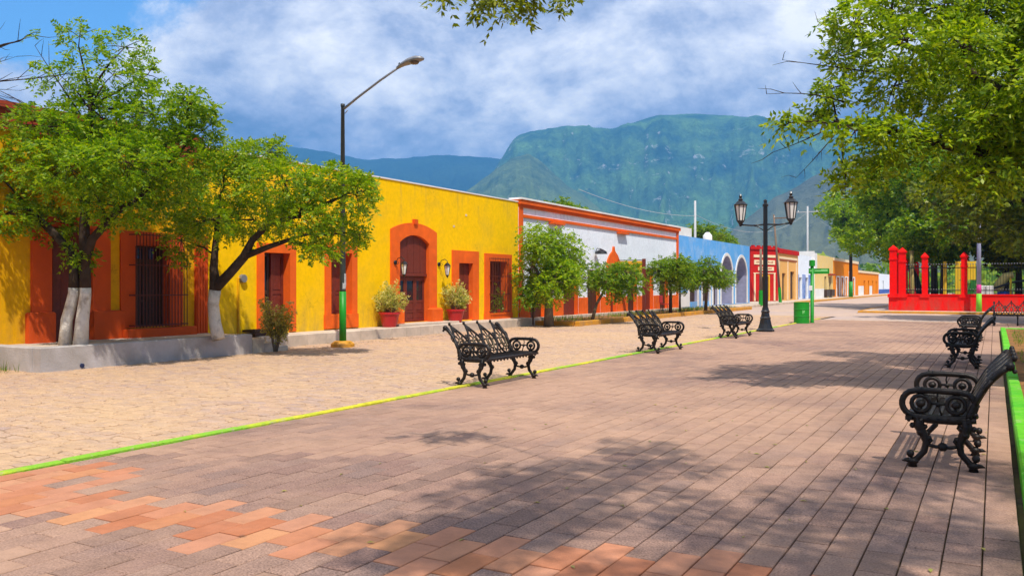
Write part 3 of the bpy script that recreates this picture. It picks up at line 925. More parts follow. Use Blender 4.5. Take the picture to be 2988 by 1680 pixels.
def small_tree(label, base, h, rh, leafm, seed, group=None, zc=None, rv=None, n=14, trunk_r=0.07, name='street_tree', lean=(0, 0), dens=0.5, barkm=BARK,
               spray=(0.22, 4, 0.095, 0.026), cr=(0.45, 0.75), white=0.0, paintm=None):
    rv = rv or h * 0.28
    zc = zc or h - rv - cr[1] * 0.5
    zf = max(zc - rv * 0.9, h * 0.22)
    crown = [(x + lean[0], y + lean[1], z, a, b) for x, y, z, a, b in round_crown(seed, n, rh, rv, zc, cr)]
    st = [([(0, 0, -0.05), (lean[0] * .2, lean[1] * .2, zf * .5), (lean[0] * .6, lean[1] * .6, zf), (lean[0], lean[1], zc)], [trunk_r * 1.3, trunk_r, trunk_r * .85, trunk_r * .4])]
    for k in range(3):
        a = 2.1 * k + seed
        st.append(([(lean[0] * .6, lean[1] * .6, zf * 0.95), (lean[0] + rh * .3 * math.cos(a), lean[1] + rh * .3 * math.sin(a), zf + (zc - zf) * .6), (lean[0] + rh * .55 * math.cos(a), lean[1] + rh * .55 * math.sin(a), zc)],
                   [trunk_r * .6, trunk_r * .45, trunk_r * .25]))
    return tree(name, label, 'tree', base, st, crown, leafm, barkm, group, seed, spray, dens, white=white, paintm=paintm)


SG = None
small_tree('bright green dense bushy tree before the join of the yellow and white houses', (-14.85, 29.18, 0.05), 3.75, 1.15, L_C, 31, n=30, zc=2.3, rv=1.15, trunk_r=0.16, barkm=BARKL, dens=0.75)
tree_b = small_tree('low leafy bush growing from the foot of the bushiest tree by the white house', (-15.3, 28.75, 0.10), 1.5, 0.35, L_E, 33, n=6, zc=0.9, rv=0.4, trunk_r=0.03, name='leafy_bush', cr=(.3, .45))
tree_b['category'] = 'bush'
small_tree('low spreading tree with a pale forked trunk in front of the ogee doorway', (-14.33, 32.03, 0.12), 2.55, 1.25, L_E, 35, n=18, zc=1.75, rv=0.45, trunk_r=0.06, lean=(0.7, 0.8), barkm=BARKL, dens=0.6)
small_tree('small round tree beside the yellow hanging sign at the end of the white house', (-14.3, 41.7, 0.12), 3.1, 1.15, L_E, 37, n=18, zc=2.15, rv=0.65, trunk_r=0.08, dens=0.6)
small_tree('small umbrella tree with slanting trunk in front of the blue arcade', (-14.2, 47.4, 0.12), 2.95, 1.4, L_E, 39, n=20, zc=2.1, rv=0.5, trunk_r=0.08, lean=(0.5, -0.9), dens=0.6, barkm=BARKL)
small_tree('small dark tree standing between the round tree and the umbrella tree', (-14.9, 45.0, 0.12), 2.7, 0.8, L_E, 40, n=10, zc=2.0, rv=0.5, trunk_r=0.05, dens=0.6)
# trees of the fenced park
PG = None
park = [
    ('yellow-green airy tree leaning left over the red corner posts toward the far houses', (-4.3, 66, 0), 10.0, 2.7, L_C, 51, 24, 6.6, 2.8),
    ('broad mid-green tree directly behind the double corner post of the red fence', (-3.4, 62, 0), 10.5, 3.6, L_E, 52, 30, 6.9, 3.0),
    ('dark tree with a forked black trunk behind the first red fence bay', (-2.75, 59.6, 0), 7.8, 2.6, L_E, 53, 22, 5.3, 1.7),
    ('olive brown tree hanging low over the middle of the railing', (0.6, 60.5, 0), 10, 3.4, L_F, 54, 28, 6.2, 2.7),
    ('dense dark green tree over the right end of the railing', (4.2, 58.0, 0), 9, 3.2, L_E, 55, 28, 5.8, 2.3),
    ('tall tree behind the playground, highest of the park', (1.5, 70, 0), 15, 4.6, L_F, 56, 36, 9.6, 4.2),
    ('tall dark tree at the far right of the park', (7.5, 66, 0), 14, 4.6, L_E, 57, 36, 8.6, 4.2),
    ('wide olive tree at the plaza end, low boughs hiding the striped pole top', (2.4, 44.5, 0), 10.5, 5.0, L_F, 59, 44, 6.4, 3.0),
    ('dark leafy tree on the right beyond the planting bed', (6.5, 40.5, 0), 11.0, 4.6, L_E, 60, 40, 6.8, 3.4),
    ('tall mid-green tree between the corner post and the playground', (-4.5, 72, 0), 14, 4.2, L_E, 58, 34, 9.4, 3.6)]
for lab, b, h, rh, lm, sd, n, zc, rv in park:
    small_tree(lab, b, h, rh, lm, sd, None, zc, rv, n, 0.2, 'park_tree', lean=(-2.3, 0.0) if sd == 51 else (0, 0), dens=0.5, spray=(0.5, 4, 0.22, 0.075), cr=(0.9, 1.5))
small_tree('tall thin tree with a green painted foot on the far pavement', (-15.37, 112, 0.15), 15.0, 3.2, L_C, 61, None, 10.2, 3.8, 28, 0.20, 'street_tree', dens=0.24, spray=(0.6, 4, 0.30, 0.10), cr=(1.0, 1.6), white=1.9, paintm=GRNP)
roof_trees = [('dark treetop behind the yellow house parapet', (-24, 34.2, 0), 5.75, 1.0, 62), ('treetop above the cornice of the white house', (-23.5, 47.5, 0), 6.9, 1.5, 63),
              ('wide treetop above the blue house roof', (-24, 77, 0), 7.5, 2.2, 64), ('treetop over the right end of the blue house', (-24.5, 85, 0), 7.6, 2.2, 65)]
for lab, b, h, rh, sd in roof_trees:
    small_tree(lab, b, h, rh, L_E, sd, None, h - 1.3, 0.8, 16, 0.16, 'garden_tree', dens=0.4, spray=(0.35, 4, 0.16, 0.05), cr=(0.6, 0.9))
# thin half-bare tree at the left edge, past the terrace
tree('half_bare_tree', 'thin half-bare tree with drooping dry fronds at the left edge', 'tree', (-15.75, 7.9, 0.0),
     [([(0, 0, -0.05), (0.0, 0, 2), (0.1, 0.1, 4), (0.2, 0.2, 5.2)], [0.14, 0.11, 0.08, 0.04])],
     [(0.6, 0.6, 5.5, 0.25, 0.2), (0.1, -0.2, 5.7, 0.3, 0.2), (1.2, 0.9, 5.9, 0.16, 0.12)], L_A, seed=71, dens=0.4, spray=(0.22, 4, 0.075, 0.016),
     bare=[((0.2, 0.2, 5.0), (1.5, 1.2, 5.2), 0.02), ((0.2, 0.2, 5.1), (1.3, 0.8, 4.6), 0.016), ((0.2, 0.2, 5.1), (1.2, 1.0, 5.9), 0.016), ((0.2, 0.2, 5.0), (0.9, 0.9, 4.5), 0.014), ((0.2, 0.2, 5.2), (1.05, 0.75, 5.5), 0.012), ((0.2, 0.2, 4.9), (1.15, 0.75, 4.9), 0.012), ((0.2, 0.2, 5.1), (1.0, 0.6, 4.3), 0.010), ((0.2, 0.2, 5.1), (0.8, 0.6, 5.95), 0.010)])


def far_wood():
    r = np.random.RandomState(91)
    n = 2600
    x = r.uniform(-120, 60, n)
    y = r.uniform(185, 330, n)
    k = (x > -9) | (x < -24) | (y > 200)
    x, y = x[k], y[k]
    n = len(x)
    z = r.uniform(0, 7.0, n) * (0.6 + 0.4 * np.sin(x * 0.35) * np.sin(y * 0.11)) + 1.0
    P = np.stack([x, y, z], 1)
    A = r.normal(0, 1, (n, 3))
    V, F = spray_leaves(P, A, 2.2, 3, 1.5, 0.7, r, 0.2)
    V[:, 2] = np.maximum(V[:, 2], -0.05)
    return tag(np_mesh('far_wood', V, F, L_E), kind='stuff')


far_wood()

# ------------------------------------------------------------------ mountains (height sheets)
def fbm(u, v, seed, octs=5, lac=2.03, gain=0.5, ridged=False):
    r = np.random.RandomState(seed)
    out = np.zeros_like(u)
    amp, tot = 1.0, 0.0
    fu, fv = u.copy(), v.copy()
    for _ in range(octs):
        G = r.uniform(-1, 1, (64, 64))
        iu, iv = np.floor(fu).astype(int), np.floor(fv).astype(int)
        a, b = fu - iu, fv - iv
        a, b = a * a * (3 - 2 * a), b * b * (3 - 2 * b)
        g = lambda p, q: G[p % 64, q % 64]
        n = (g(iu, iv) * (1 - a) + g(iu + 1, iv) * a) * (1 - b) + (g(iu, iv + 1) * (1 - a) + g(iu + 1, iv + 1) * a) * b
        if ridged:
            n = 1 - 2 * np.abs(n)
        out += n * amp
        tot += amp
        amp *= gain
        fu, fv = fu * lac + 7.1, fv * lac + 3.3
    return out / tot


def mountain(name, az, el, r_crest, r_base, prof, seed, m, na=300, nt=110, rough=0.06, gul=0.10, crest_n=0.002):
    """az (deg from the view axis of the town square), el = crest height / distance; prof = (t, h) of the face"""
    A = np.linspace(az[0], az[-1], na)
    E = np.interp(A, az, el)
    ker = np.ones(5) / 5
    E = np.convolve(np.pad(E, 2, mode='edge'), ker, mode='valid')
    T = np.concatenate([np.linspace(0, 1, nt), np.linspace(1.02, 1.45, 14)])
    AA, TT = np.meshgrid(A, T, indexing='ij')
    rad = r_base + (r_crest - r_base) * TT
    wob = TT + 0.035 * fbm(AA * 0.9, TT * 0.5, seed + 9, 4) * np.clip((1 - TT) * 6, 0, 1)
    ph = np.interp(wob, [p[0] for p in prof], [p[1] for p in prof])
    u = AA * 0.35
    H = E[:, None] * r_crest * ph
    face = np.sin(np.clip(TT / 0.97, 0, 1) * np.pi) ** 0.8
    gl = fbm(u * 1.3 + 0.25 * fbm(u * 2, TT * 3, seed + 3), TT * 0.9, seed, 5, ridged=True)
    H += r_crest * E[:, None] * face * (gul * (gl - 0.75) + rough * fbm(u * 6, TT * 12, seed + 1, 4))
    H += r_crest * crest_n * fbm(u * 3, TT * 2, seed + 2, 4) * np.clip(TT * 4, 0, 1)
    a = np.radians(AA)
    X = (CF.x * np.cos(a) + CR.x * np.sin(a)) * rad
    Y = (CF.y * np.cos(a) + CR.y * np.sin(a)) * rad
    V = np.stack([X, Y, np.maximum(H, -0.6) - 0.3], 2).reshape(-1, 3)
    nT = len(T)
    i, j = np.meshgrid(np.arange(na - 1), np.arange(nT - 1), indexing='ij')
    k = (i * nT + j).ravel()
    F = np.stack([k, k + nT, k + nT + 1, k + 1], 1)
    return tag(np_mesh(name, V, F, m, None, True), kind='structure')


def rock_mat(name, green, dark, rock, rock_lo, scale):
    m = bpy.data.materials.new(name)
    m.use_nodes = True
    t = NT(m.node_tree)
    b = t.n['Principled BSDF']
    geo = t.add('ShaderNodeNewGeometry')
    pos = geo.outputs['Position']
    n1 = t.noise(pos, scale, 9, 0.65)
    n2 = t.noise(t.add('ShaderNodeMapping', {'Vector': pos, 'Scale': (1, 1, 2.6)}).outputs[0], scale * 2.2, 8, 0.7, dist=0.6)
    n3 = t.noise(pos, scale * 12, 6, 0.7)
    c = t.mix(t.ramp(n1, [(0.38, 0.0), (0.62, 1.0)]), dark, green)
    c = t.mix(1.0, c, t.ramp(n3, [(0.3, 0.55), (0.7, 1.5)]), 'MULTIPLY')
    zz = t.add('ShaderNodeSeparateXYZ', {0: pos}).outputs[2]
    c = t.mix(t.add('ShaderNodeMapRange', {0: t.math('ADD', zz, t.math('MULTIPLY', n1, 160.0)), 1: 330.0, 2: 120.0, 3: 0.0, 4: 0.55}).outputs[0], c, (green[0] * 1.9, green[1] * 1.9, green[2] * 1.2))
    steep = t.add('ShaderNodeSeparateXYZ', {0: geo.outputs['Normal']}).outputs[2]
    sf = t.add('ShaderNodeMapRange', {0: steep, 1: 0.75, 2: 0.30, 3: 0.0, 4: 0.12}).outputs[0]
    f = t.add('ShaderNodeMapRange', {0: t.math('ADD', n2, sf), 1: rock_lo, 2: rock_lo + 0.09, 3: 0, 4: 0.7}).outputs[0]
    c = t.mix(f, c, rock)
    nb = t.math('ADD', t.noise(pos, 0.03, 8, 0.7), t.math('MULTIPLY', n2, 0.6))
    bn = t.add('ShaderNodeBump', {'Strength': 1.0, 'Distance': 16.0, 'Height': nb})
    t.l.new(bn.outputs[0], b.inputs['Normal'])
    t.l.new(c, b.inputs['Base Color'])
    b.inputs['Roughness'].default_value = 1.0
    b.inputs['Specular IOR Level'].default_value = 0.05
    return m


M1 = rock_mat('mesa_scrub', (0.11, 0.22, 0.08), (0.03, 0.085, 0.075), (0.66, 0.65, 0.68), 0.64, 0.0085)
M2 = rock_mat('far_ridge_scrub', (0.035, 0.07, 0.045), (0.022, 0.05, 0.04), (0.14, 0.14, 0.15), 0.75, 0.006)
M3 = rock_mat('foothill_scrub', (0.15, 0.21, 0.08), (0.055, 0.10, 0.05), (0.42, 0.40, 0.38), 0.64, 0.012)
mountain('mountain', [-4.0, -2.6, -1.2, -0.55, -0.1, 0.35, 1.4, 3.5, 5.2, 6.7, 8.0, 9.3, 10.3, 11.4, 13.5, 15.9, 19.5, 25, 34, 44],
         [0.02, 0.09, 0.135, 0.152, 0.168, 0.1765, 0.1815, 0.1857, 0.1848, 0.1829, 0.188, 0.1942, 0.1965, 0.1974, 0.193, 0.1906, 0.1745, 0.15, 0.11, 0.05], 2800, 1500,
         [(0, 0), (0.18, 0.10), (0.5, 0.38), (0.70, 0.64), (0.755, 0.80), (0.80, 0.845), (0.84, 0.93), (0.93, 0.975), (1.0, 1.0), (1.45, 0.8)], 41, M1, gul=0.13)
mountain('far_ridge', [-40, -32, -24, -18, -15.3, -12.8, -11.5, -10, -8.6, -7.6, -6, -4.6, -2.5, 0, 3, 8],
         [0.12, 0.15, 0.14, 0.157, 0.160, 0.154, 0.1518, 0.1455, 0.147, 0.1466, 0.1505, 0.1535, 0.151, 0.149, 0.13, 0.06], 3600, 2300,
         [(0, 0), (0.3, 0.25), (0.7, 0.7), (1.0, 1.0), (1.45, 0.8)], 43, M2, gul=0.10)
mountain('spur', [-9, -6, -4.5, -2.6, -0.6, 0.3, 1.1, 2.2, 4.0, 5.9, 7.5, 9.5, 12], [0.015, 0.07, 0.092, 0.117, 0.143, 0.152, 0.156, 0.142, 0.115, 0.090, 0.070, 0.045, 0.01], 2150, 1250,
         [(0, 0), (0.35, 0.3), (0.7, 0.68), (1.0, 1.0), (1.45, 0.72)], 45, M3, gul=0.06, rough=0.04, crest_n=0.003)
mountain('foothill', [10, 13, 15, 17.1, 18.5, 19.9, 22, 26, 32, 40], [0.012, 0.045, 0.073, 0.100, 0.112, 0.127, 0.142, 0.15, 0.13, 0.08], 1500, 850,
         [(0, 0), (0.35, 0.3), (0.7, 0.68), (1.0, 1.0), (1.45, 0.8)], 47, rock_mat('near_foothill_scrub', (0.15, 0.165, 0.12), (0.055, 0.07, 0.06), (0.42, 0.40, 0.40), 0.64, 0.03), gul=0.06, rough=0.05)

# haze: one closed box of thin air round everything
hz = MB()
hz.box(-4500, 4500, -4500, 4500, -1.6, 640)
hm = bpy.data.materials.new('thin_blue_haze')
hm.use_nodes = True
ht = NT(hm.node_tree)
ht.n.remove(ht.n['Principled BSDF'])
pv = ht.add('ShaderNodeVolumePrincipled', {'Color': (0.12, 0.45, 1.0, 1), 'Density': 0.00030, 'Anisotropy': 0.0})
ht.l.new(pv.outputs[0], ht.n['Material Output'].inputs['Volume'])
tag(hz.build('haze', hm), kind='stuff')

# ------------------------------------------------------------------ buildings
XF = -16.6


def wall_front(mb, Y0, Y1, Z0, Z1, X, ops, depth=0.28, rv=None):
    rv = rv or mb
    ys = sorted(set([Y0, Y1] + [v for o in ops for v in (o['y0'], o['y1'])]))
    zs = sorted(set([Z0, Z1] + [v for o in ops for v in (o['z0'], o['z1'])]))
    for a, b in zip(ys, ys[1:]):
        for c, d in zip(zs, zs[1:]):
            ym, zm = (a + b) / 2, (c + d) / 2
            if any(o['y0'] < ym < o['y1'] and o['z0'] < zm < o['z1'] for o in ops):
                continue
            mb.quad((X, a, c), (X, b, c), (X, b, d), (X, a, d))
    for o in ops:
        y0, y1, z0, z1 = o['y0'], o['y1'], o['z0'], o['z1']
        rise = o.get('rise', 0)
        zs_ = z1 - rise
        dp = o.get('depth', depth)
        rv.quad((X, y0, z0), (X, y0, zs_), (X - dp, y0, zs_), (X - dp, y0, z0))
        rv.quad((X, y1, z0), (X - dp, y1, z0), (X - dp, y1, zs_), (X, y1, zs_))
        rv.quad((X, y0, z0), (X - dp, y0, z0), (X - dp, y1, z0), (X, y1, z0))
        ap = arch_pts(y0, y1, zs_, rise)
        for (a, za), (b, zb) in zip(ap, ap[1:]):
            rv.quad((X, a, za), (X, b, zb), (X - dp, b, zb), (X - dp, a, za))
            if rise > 0:
                mb.quad((X, a, za), (X, b, zb), (X, b, z1), (X, a, z1))


def arch_pts(y0, y1, zs, rise, n=12):
    if rise <= 0:
        return [(y0, zs), (y1, zs)]
    c, h = (y0 + y1) / 2, (y1 - y0) / 2
    if rise >= h * 0.98:
        return [(c - h * math.cos(math.pi * k / n), zs + rise * math.sin(math.pi * k / n)) for k in range(n + 1)]
    Rr = (h * h + rise * rise) / (2 * rise)
    a0 = math.asin(h / Rr)
    return [(c + Rr * math.sin(-a0 + 2 * a0 * k / n), zs + rise - Rr + Rr * math.cos(-a0 + 2 * a0 * k / n)) for k in range(n + 1)]


def surround(o, X, w, top, bottom=True, out=0.05, zbot=None, sill=0.0):
    """raised painted border round an opening"""
    mb = MB()
    y0, y1, z0, z1 = o['y0'] + 0.003, o['y1'] - 0.003, o['z0'], o['z1']
    rise = o.get('rise', 0)
    zs = z1 - rise
    zb = z0 if zbot is None else zbot
    mb.box(X - 0.02, X + out, y0 - w, y0, zb, zs)
    mb.box(X - 0.02, X + out, y1, y1 + w, zb, zs)
    if rise <= 0:
        mb.box(X - 0.02, X + out, y0 - w, y1 + w, z1 - 0.003, z1 + top)
    else:
        inn = arch_pts(y0, y1, zs, rise)
        zo = zs + (top if rise < (y1 - y0) * 0.3 else 0)
        outr = arch_pts(y0 - w, y1 + w, zo, rise if zo > zs else rise + top)
        if zo > zs:
            poly = [(y0 - w, zs + 0.001)] + [(a, b + 0.001) for a, b in inn] + [(y1 + w, zs + 0.001)] + outr[::-1]
        else:
            poly = [(a, b + 0.001) for a, b in inn] + [(a, b + 0.001) for a, b in outr[::-1]]
        mb.prism_x(poly, X - 0.02, X + out)
    if sill:
        mb.box(X - 0.02, X + out + 0.02, y0 - w - 0.03, y1 + w + 0.03, z0 - sill, z0 - 0.002)
    return mb


def house(name, label, Y0, Y1, top, X, wallm, ops, depth=9.0, z0=-0.09, group=None, depth_ops=0.28, rev=None):
    root = thing(name, (X - 0.5, (Y0 + Y1) / 2, 0), label, 'house', group)
    mb = MB()
    wall_front(mb, Y0, Y1, z0, top, X, ops, depth_ops, MB() if rev else None)
    for o in ops if rev else ():
        rv = MB()
        wall_front(MB(), o['y0'] - 1, o['y1'] + 1, z0, top, X, [o], depth_ops, rv)
        rv.build('reveal', rev, root, world=True)
    xb = X - depth
    mb.quad((xb, Y0, z0), (X, Y0, z0), (X, Y0, top), (xb, Y0, top))
    mb.quad((X, Y1, z0), (xb, Y1, z0), (xb, Y1, top), (X, Y1, top))
    mb.quad((xb, Y1, z0), (xb, Y0, z0), (xb, Y0, top), (xb, Y1, top))
    wall = mb.build('wall', wallm, root, world=True)
    rf = MB()
    rf.quad((xb, Y0, top + 0.001), (X, Y0, top + 0.001), (X, Y1, top + 0.001), (xb, Y1, top + 0.001))
    rf.build('roof', CONC, root, world=True)
    return root, wall


def planks(root, o, X, dp, m, n, z0=None, z1=None, name='plank', arch=True, y0=None, y1=None):
    """vertical boards closing an opening, each board a part"""
    y0 = o['y0'] if y0 is None else y0
    y1 = o['y1'] if y1 is None else y1
    z0 = o['z0'] if z0 is None else z0
    zt = o['z1'] if z1 is None else z1
    rise = o.get('rise', 0) if arch else 0
    ap = arch_pts(o['y0'], o['y1'], o['z1'] - rise, rise) if rise else None
    out = []
    for k in range(n):
        a, b = y0 + (y1 - y0) * k / n + 0.004, y0 + (y1 - y0) * (k + 1) / n - 0.004
        za = zb = zt
        if ap:
            za = float(np.interp(a, [p[0] for p in ap], [p[1] for p in ap]))
            zb = float(np.interp(b, [p[0] for p in ap], [p[1] for p in ap]))
        mb = MB()
        mb.prism_x([(a, z0), (b, z0), (b, zb - 0.004), (a, za - 0.004)], X - dp - 0.04, X - dp + 0.012 + 0.006 * (k % 2))
        out.append(mb.build(name, m, root, world=True))
    bk = MB()
    bk.box(X - dp - 0.09, X - dp - 0.045, y0 - 0.02, y1 + 0.02, z0, zt)
    bk.build('door_backing', WOOD2, root, world=True)
    return out


def panel_door(root, y0, y1, z0, z1, X, m, rows=((0.1, 0.42), (0.46, 0.93)), glass_rows=(1,), leaf_n=2, cols=1, name='door_leaf'):
    """joinery door: frame, sunk panels, optional glazed upper panels; a leaf each"""
    w = (y1 - y0) / leaf_n
    for k in range(leaf_n):
        a, b = y0 + k * w + 0.006, y0 + (k + 1) * w - 0.006
        h = z1 - z0
        mb = MB()
        st = min(0.09, (b - a) * 0.16)
        ys = [a]
        pw = (b - a - st * (cols + 1)) / cols
        mb.box(X - 0.06, X - 0.031, a + 0.002, b - 0.002, z0 + 0.012, z1 - 0.012)
        for c in range(cols + 1):
            mb.box(X - 0.05, X, a + c * (pw + st), a + c * (pw + st) + st, z0 + 0.01, z1 - 0.01)
        zz = [z0 + 0.01]
        for (r0, r1) in rows:
            zz += [z0 + r0 * h, z0 + r1 * h]
        zz.append(z1 - 0.01)
        for c in range(cols):
            q0 = a + st + c * (pw + st)
            for e in range(0, len(zz), 2):
                mb.box(X - 0.05, X - 0.003, q0, q0 + pw, zz[e], zz[e + 1])
        leaf = mb.build(name, m, root, world=True)
        for ri, (r0, r1) in enumerate(rows):
            for c in range(cols):
                q0 = a + st + c * (pw + st)
                pm = MB()
                if ri in glass_rows:
                    pm.box(X - 0.03, X - 0.022, q0, q0 + pw, z0 + r0 * h, z0 + r1 * h)
                    pm.build('pane', GLASS, leaf, world=True)
                else:
                    g2 = 0.02
                    pm.box(X - 0.03, X - 0.014, q0 + g2, q0 + pw - g2, z0 + r0 * h + g2, z0 + r1 * h - g2, 0.0)
                    pm.build('panel', m, leaf, world=True)


def grille(root, y0, y1, z0, z1, X, out, n, m=GRILLE, rails=4, name='window_grille'):
    g = MB()
    for k in range(rails):
        z = z0 + 0.05 + (z1 - z0 - 0.1) * k / (rails - 1)
        g.box(X + out - 0.012, X + out + 0.012, y0, y1, z - 0.012, z + 0.012)
        g.box(X - 0.01, X + out - 0.012, y0, y0 + 0.025, z - 0.012, z + 0.012)
        g.box(X - 0.01, X + out - 0.012, y1 - 0.025, y1, z - 0.012, z + 0.012)
    go = g.build(name, m, root, world=True)
    for k in range(n):
        y = y0 + 0.03 + (y1 - y0 - 0.06) * k / (n - 1)
        b = MB()
        b.tube([(X + out + 0.012, y, z0), (X + out + 0.012, y, z1)], 0.010, 5)
        b.build('bar', m, go, world=True)
    return go


# --- yellow corner house on the far left, tree shade put into its wall colour
o_door = dict(y0=10.46, y1=11.36, z0=0.40, z1=2.75)
o_grl = dict(y0=12.38, y1=13.30, z0=0.62, z1=2.45, depth=0.32)
h0, _ = house('shade_toned_house', 'yellow plastered house coloured dark for tree shade, with a rust red cornice behind the tallest tree', 4.0, 14.15, 4.66, XF, YEL2, [o_door, o_grl], rev=RUST)
c_ = MB()
for k, (a, b, pr) in enumerate([(4.55, 4.70, 0.07), (4.70, 4.95, 0.12), (4.95, 5.07, 0.2)]):
    c_.box(XF - 9.0 if k == 9 else XF - 0.3, XF + pr, 4.0, 14.13, a, b)
c_.build('cornice', CORN, h0, world=True)
surround(o_door, XF, 0.42, 0.22, zbot=0.40).build('door_surround', RUST, h0, world=True)
for yy in (10.0, 11.34):
    p = MB()
    p.box(XF - 0.02, XF + 0.12, yy - 0.06 if yy < 11 else yy, (yy + 0.5) if yy < 11 else 12.08, 0.40, 1.02, 0.03)
    p.build('pedestal', RUST, h0, world=True)
planks(h0, o_door, XF, 0.24, WOOD, 5)
surround(o_grl, XF, 0.36, 0.30).build('window_surround', RUST, h0, world=True)
p = MB()
p.box(XF - 0.02, XF + 0.30, 12.02, 13.85, 0.40, 0.60, 0.01)
p.build('window_plinth', RUST, h0, world=True)
panel_door(h0, 12.38, 13.30, 0.62, 2.45, XF - 0.22, WOOD2, rows=((0.04, 0.3), (0.34, 0.8), (0.84, 0.97)), glass_rows=(2,), leaf_n=2, name='shutter')
grille(h0, 12.22, 13.62, 0.62, 2.72, XF, 0.26, 17)
p = MB()
p.box(XF - 0.02, XF + 0.08, 14.02, 14.36, 0.40, 2.75)
for k in range(4):
    p.box(XF + 0.08, XF + 0.10, 14.05 + 0.08 * k, 14.10 + 0.08 * k, 0.44, 2.72)
p.build('pilaster', RUST, h0, world=True)

# --- long yellow house
w1 = dict(y0=16.22, y1=17.16, z0=0.42, z1=2.42, depth=0.30)
w2 = dict(y0=18.80, y1=19.72, z0=0.72, z1=2.50, depth=0.30)
dA = dict(y0=22.05, y1=23.68, z0=0.36, z1=3.20, rise=0.26, depth=0.20)
d2 = dict(y0=25.52, y1=26.45, z0=0.32, z1=2.36, depth=0.19)
w3 = dict(y0=27.66, y1=28.98, z0=0.50, z1=2.48, depth=0.30)
h1, w_h1 = house('yellow_house', 'long bright yellow plastered house with orange framed doors and windows', 14.17, 29.93, 4.88, XF, YEL, [w1, w2, dA, d2, w3], rev=ORG)
p = MB()
p.box(XF - 0.35, XF + 0.03, 14.17, 29.9, 4.885, 4.925)
p.build('parapet_cap', WHITET, h1, world=True)
surround(w1, XF, 0.23, 0.24, zbot=0.31).build('window_surround', ORG, h1, world=True)
panel_door(h1, 16.22, 16.69, 0.42, 2.42, XF - 0.26, WOOD2, rows=((0.04, 0.45), (0.5, 0.95)), glass_rows=(1,), leaf_n=1, name='shutter')
panel_door(h1, 16.69, 17.16, 0.42, 2.42, XF - 0.20, WOOD, rows=((0.04, 0.45), (0.5, 0.95)), glass_rows=(), leaf_n=1, name='shutter')
surround(w2, XF, 0.24, 0.26, zbot=0.31, sill=0.40).build('window_surround', ORG, h1, world=True)
panel_door(h1, 18.80, 19.72, 0.72, 2.50, XF - 0.26, WOOD, rows=((0.04, 0.32), (0.37, 0.95)), glass_rows=(), leaf_n=2, name='shutter')
surround(dA, XF, 0.46, 0.40, zbot=0.36).build('door_surround', ORG, h1, world=True)
p = MB()
p.box(XF - 0.02, XF + 0.11, 22.78, 22.96, 3.56, 3.72)
p.build('keystone', RUST, h1, world=True)
for a in (21.45, 23.64):
    p = MB()
    p.box(XF - 0.02, XF + 0.20, a, a + 0.64, 0.29, 0.80, 0.05)
    p.build('pedestal', ORG, h1, world=True)
dsk = dict(dA)
planks(h1, dA, XF, 0.09, WOOD, 9, z0=1.96)
p = MB()
p.box(XF - 0.19, XF - 0.05, 22.05, 23.68, 1.86, 1.95, 0.01)
p.build('transom', WOOD, h1, world=True)
panel_door(h1, 22.07, 23.66, 0.37, 1.855, XF - 0.15, WOOD, rows=((0.06, 0.2), (0.24, 0.42), (0.47, 0.9)), glass_rows=(2,), leaf_n=3, name='door_leaf')
surround(d2, XF, 0.42, 0.44, zbot=0.30).build('door_surround', ORG, h1, world=True)
planks(h1, d2, XF, 0.15, WOOD, 5)
surround(w3, XF, 0.36, 0.28, zbot=0.30, sill=0.22).build('window_surround', ORG, h1, world=True)
p = MB()
p.box(XF - 0.30, XF - 0.29, 27.66, 28.98, 0.50, 2.48)
p.build('window_glass', GLASS, h1, world=True)
p = MB()
for a, b, c, d in ((27.66, 27.72, 0.5, 2.48), (28.92, 28.98, 0.5, 2.48), (28.29, 28.35, 0.5, 2.42), (27.72, 28.29, 1.7, 1.76), (28.35, 28.92, 1.7, 1.76), (27.72, 28.92, 2.42, 2.48)):
    p.box(XF - 0.285, XF - 0.235, a, b, c, d)
p.build('window_frame', WOOD, h1, world=True)
grille(h1, 27.60, 29.04, 0.52, 2.62, XF, 0.14, 12)
for a, z in ((15.50, 1.73),):
    p = MB()
    p.xform(Matrix.Identity(4))
    p.tube([(XF - 0.01, a, z), (XF + 0.09, a, z)], [0.11, 0.10], 12)
    p.build('electricity_meter', GALV, h1, world=True)
    p = MB()
    p.tube([(XF + 0.03, a - 0.14, 0.32), (XF + 0.03, a - 0.14, 1.74), (XF + 0.03, a - 0.05, 1.74)], 0.025, 6)
    p.build('conduit', YEL2, h1, world=True)
for (a, z) in ((26.0, 4.05), (25.2, 3.6)):
    p = MB()
    p.box(XF - 0.01, XF + 0.015, a, a + 0.09, z, z + 0.07)
    p.build('wall_vent', STONE, h1, world=True)


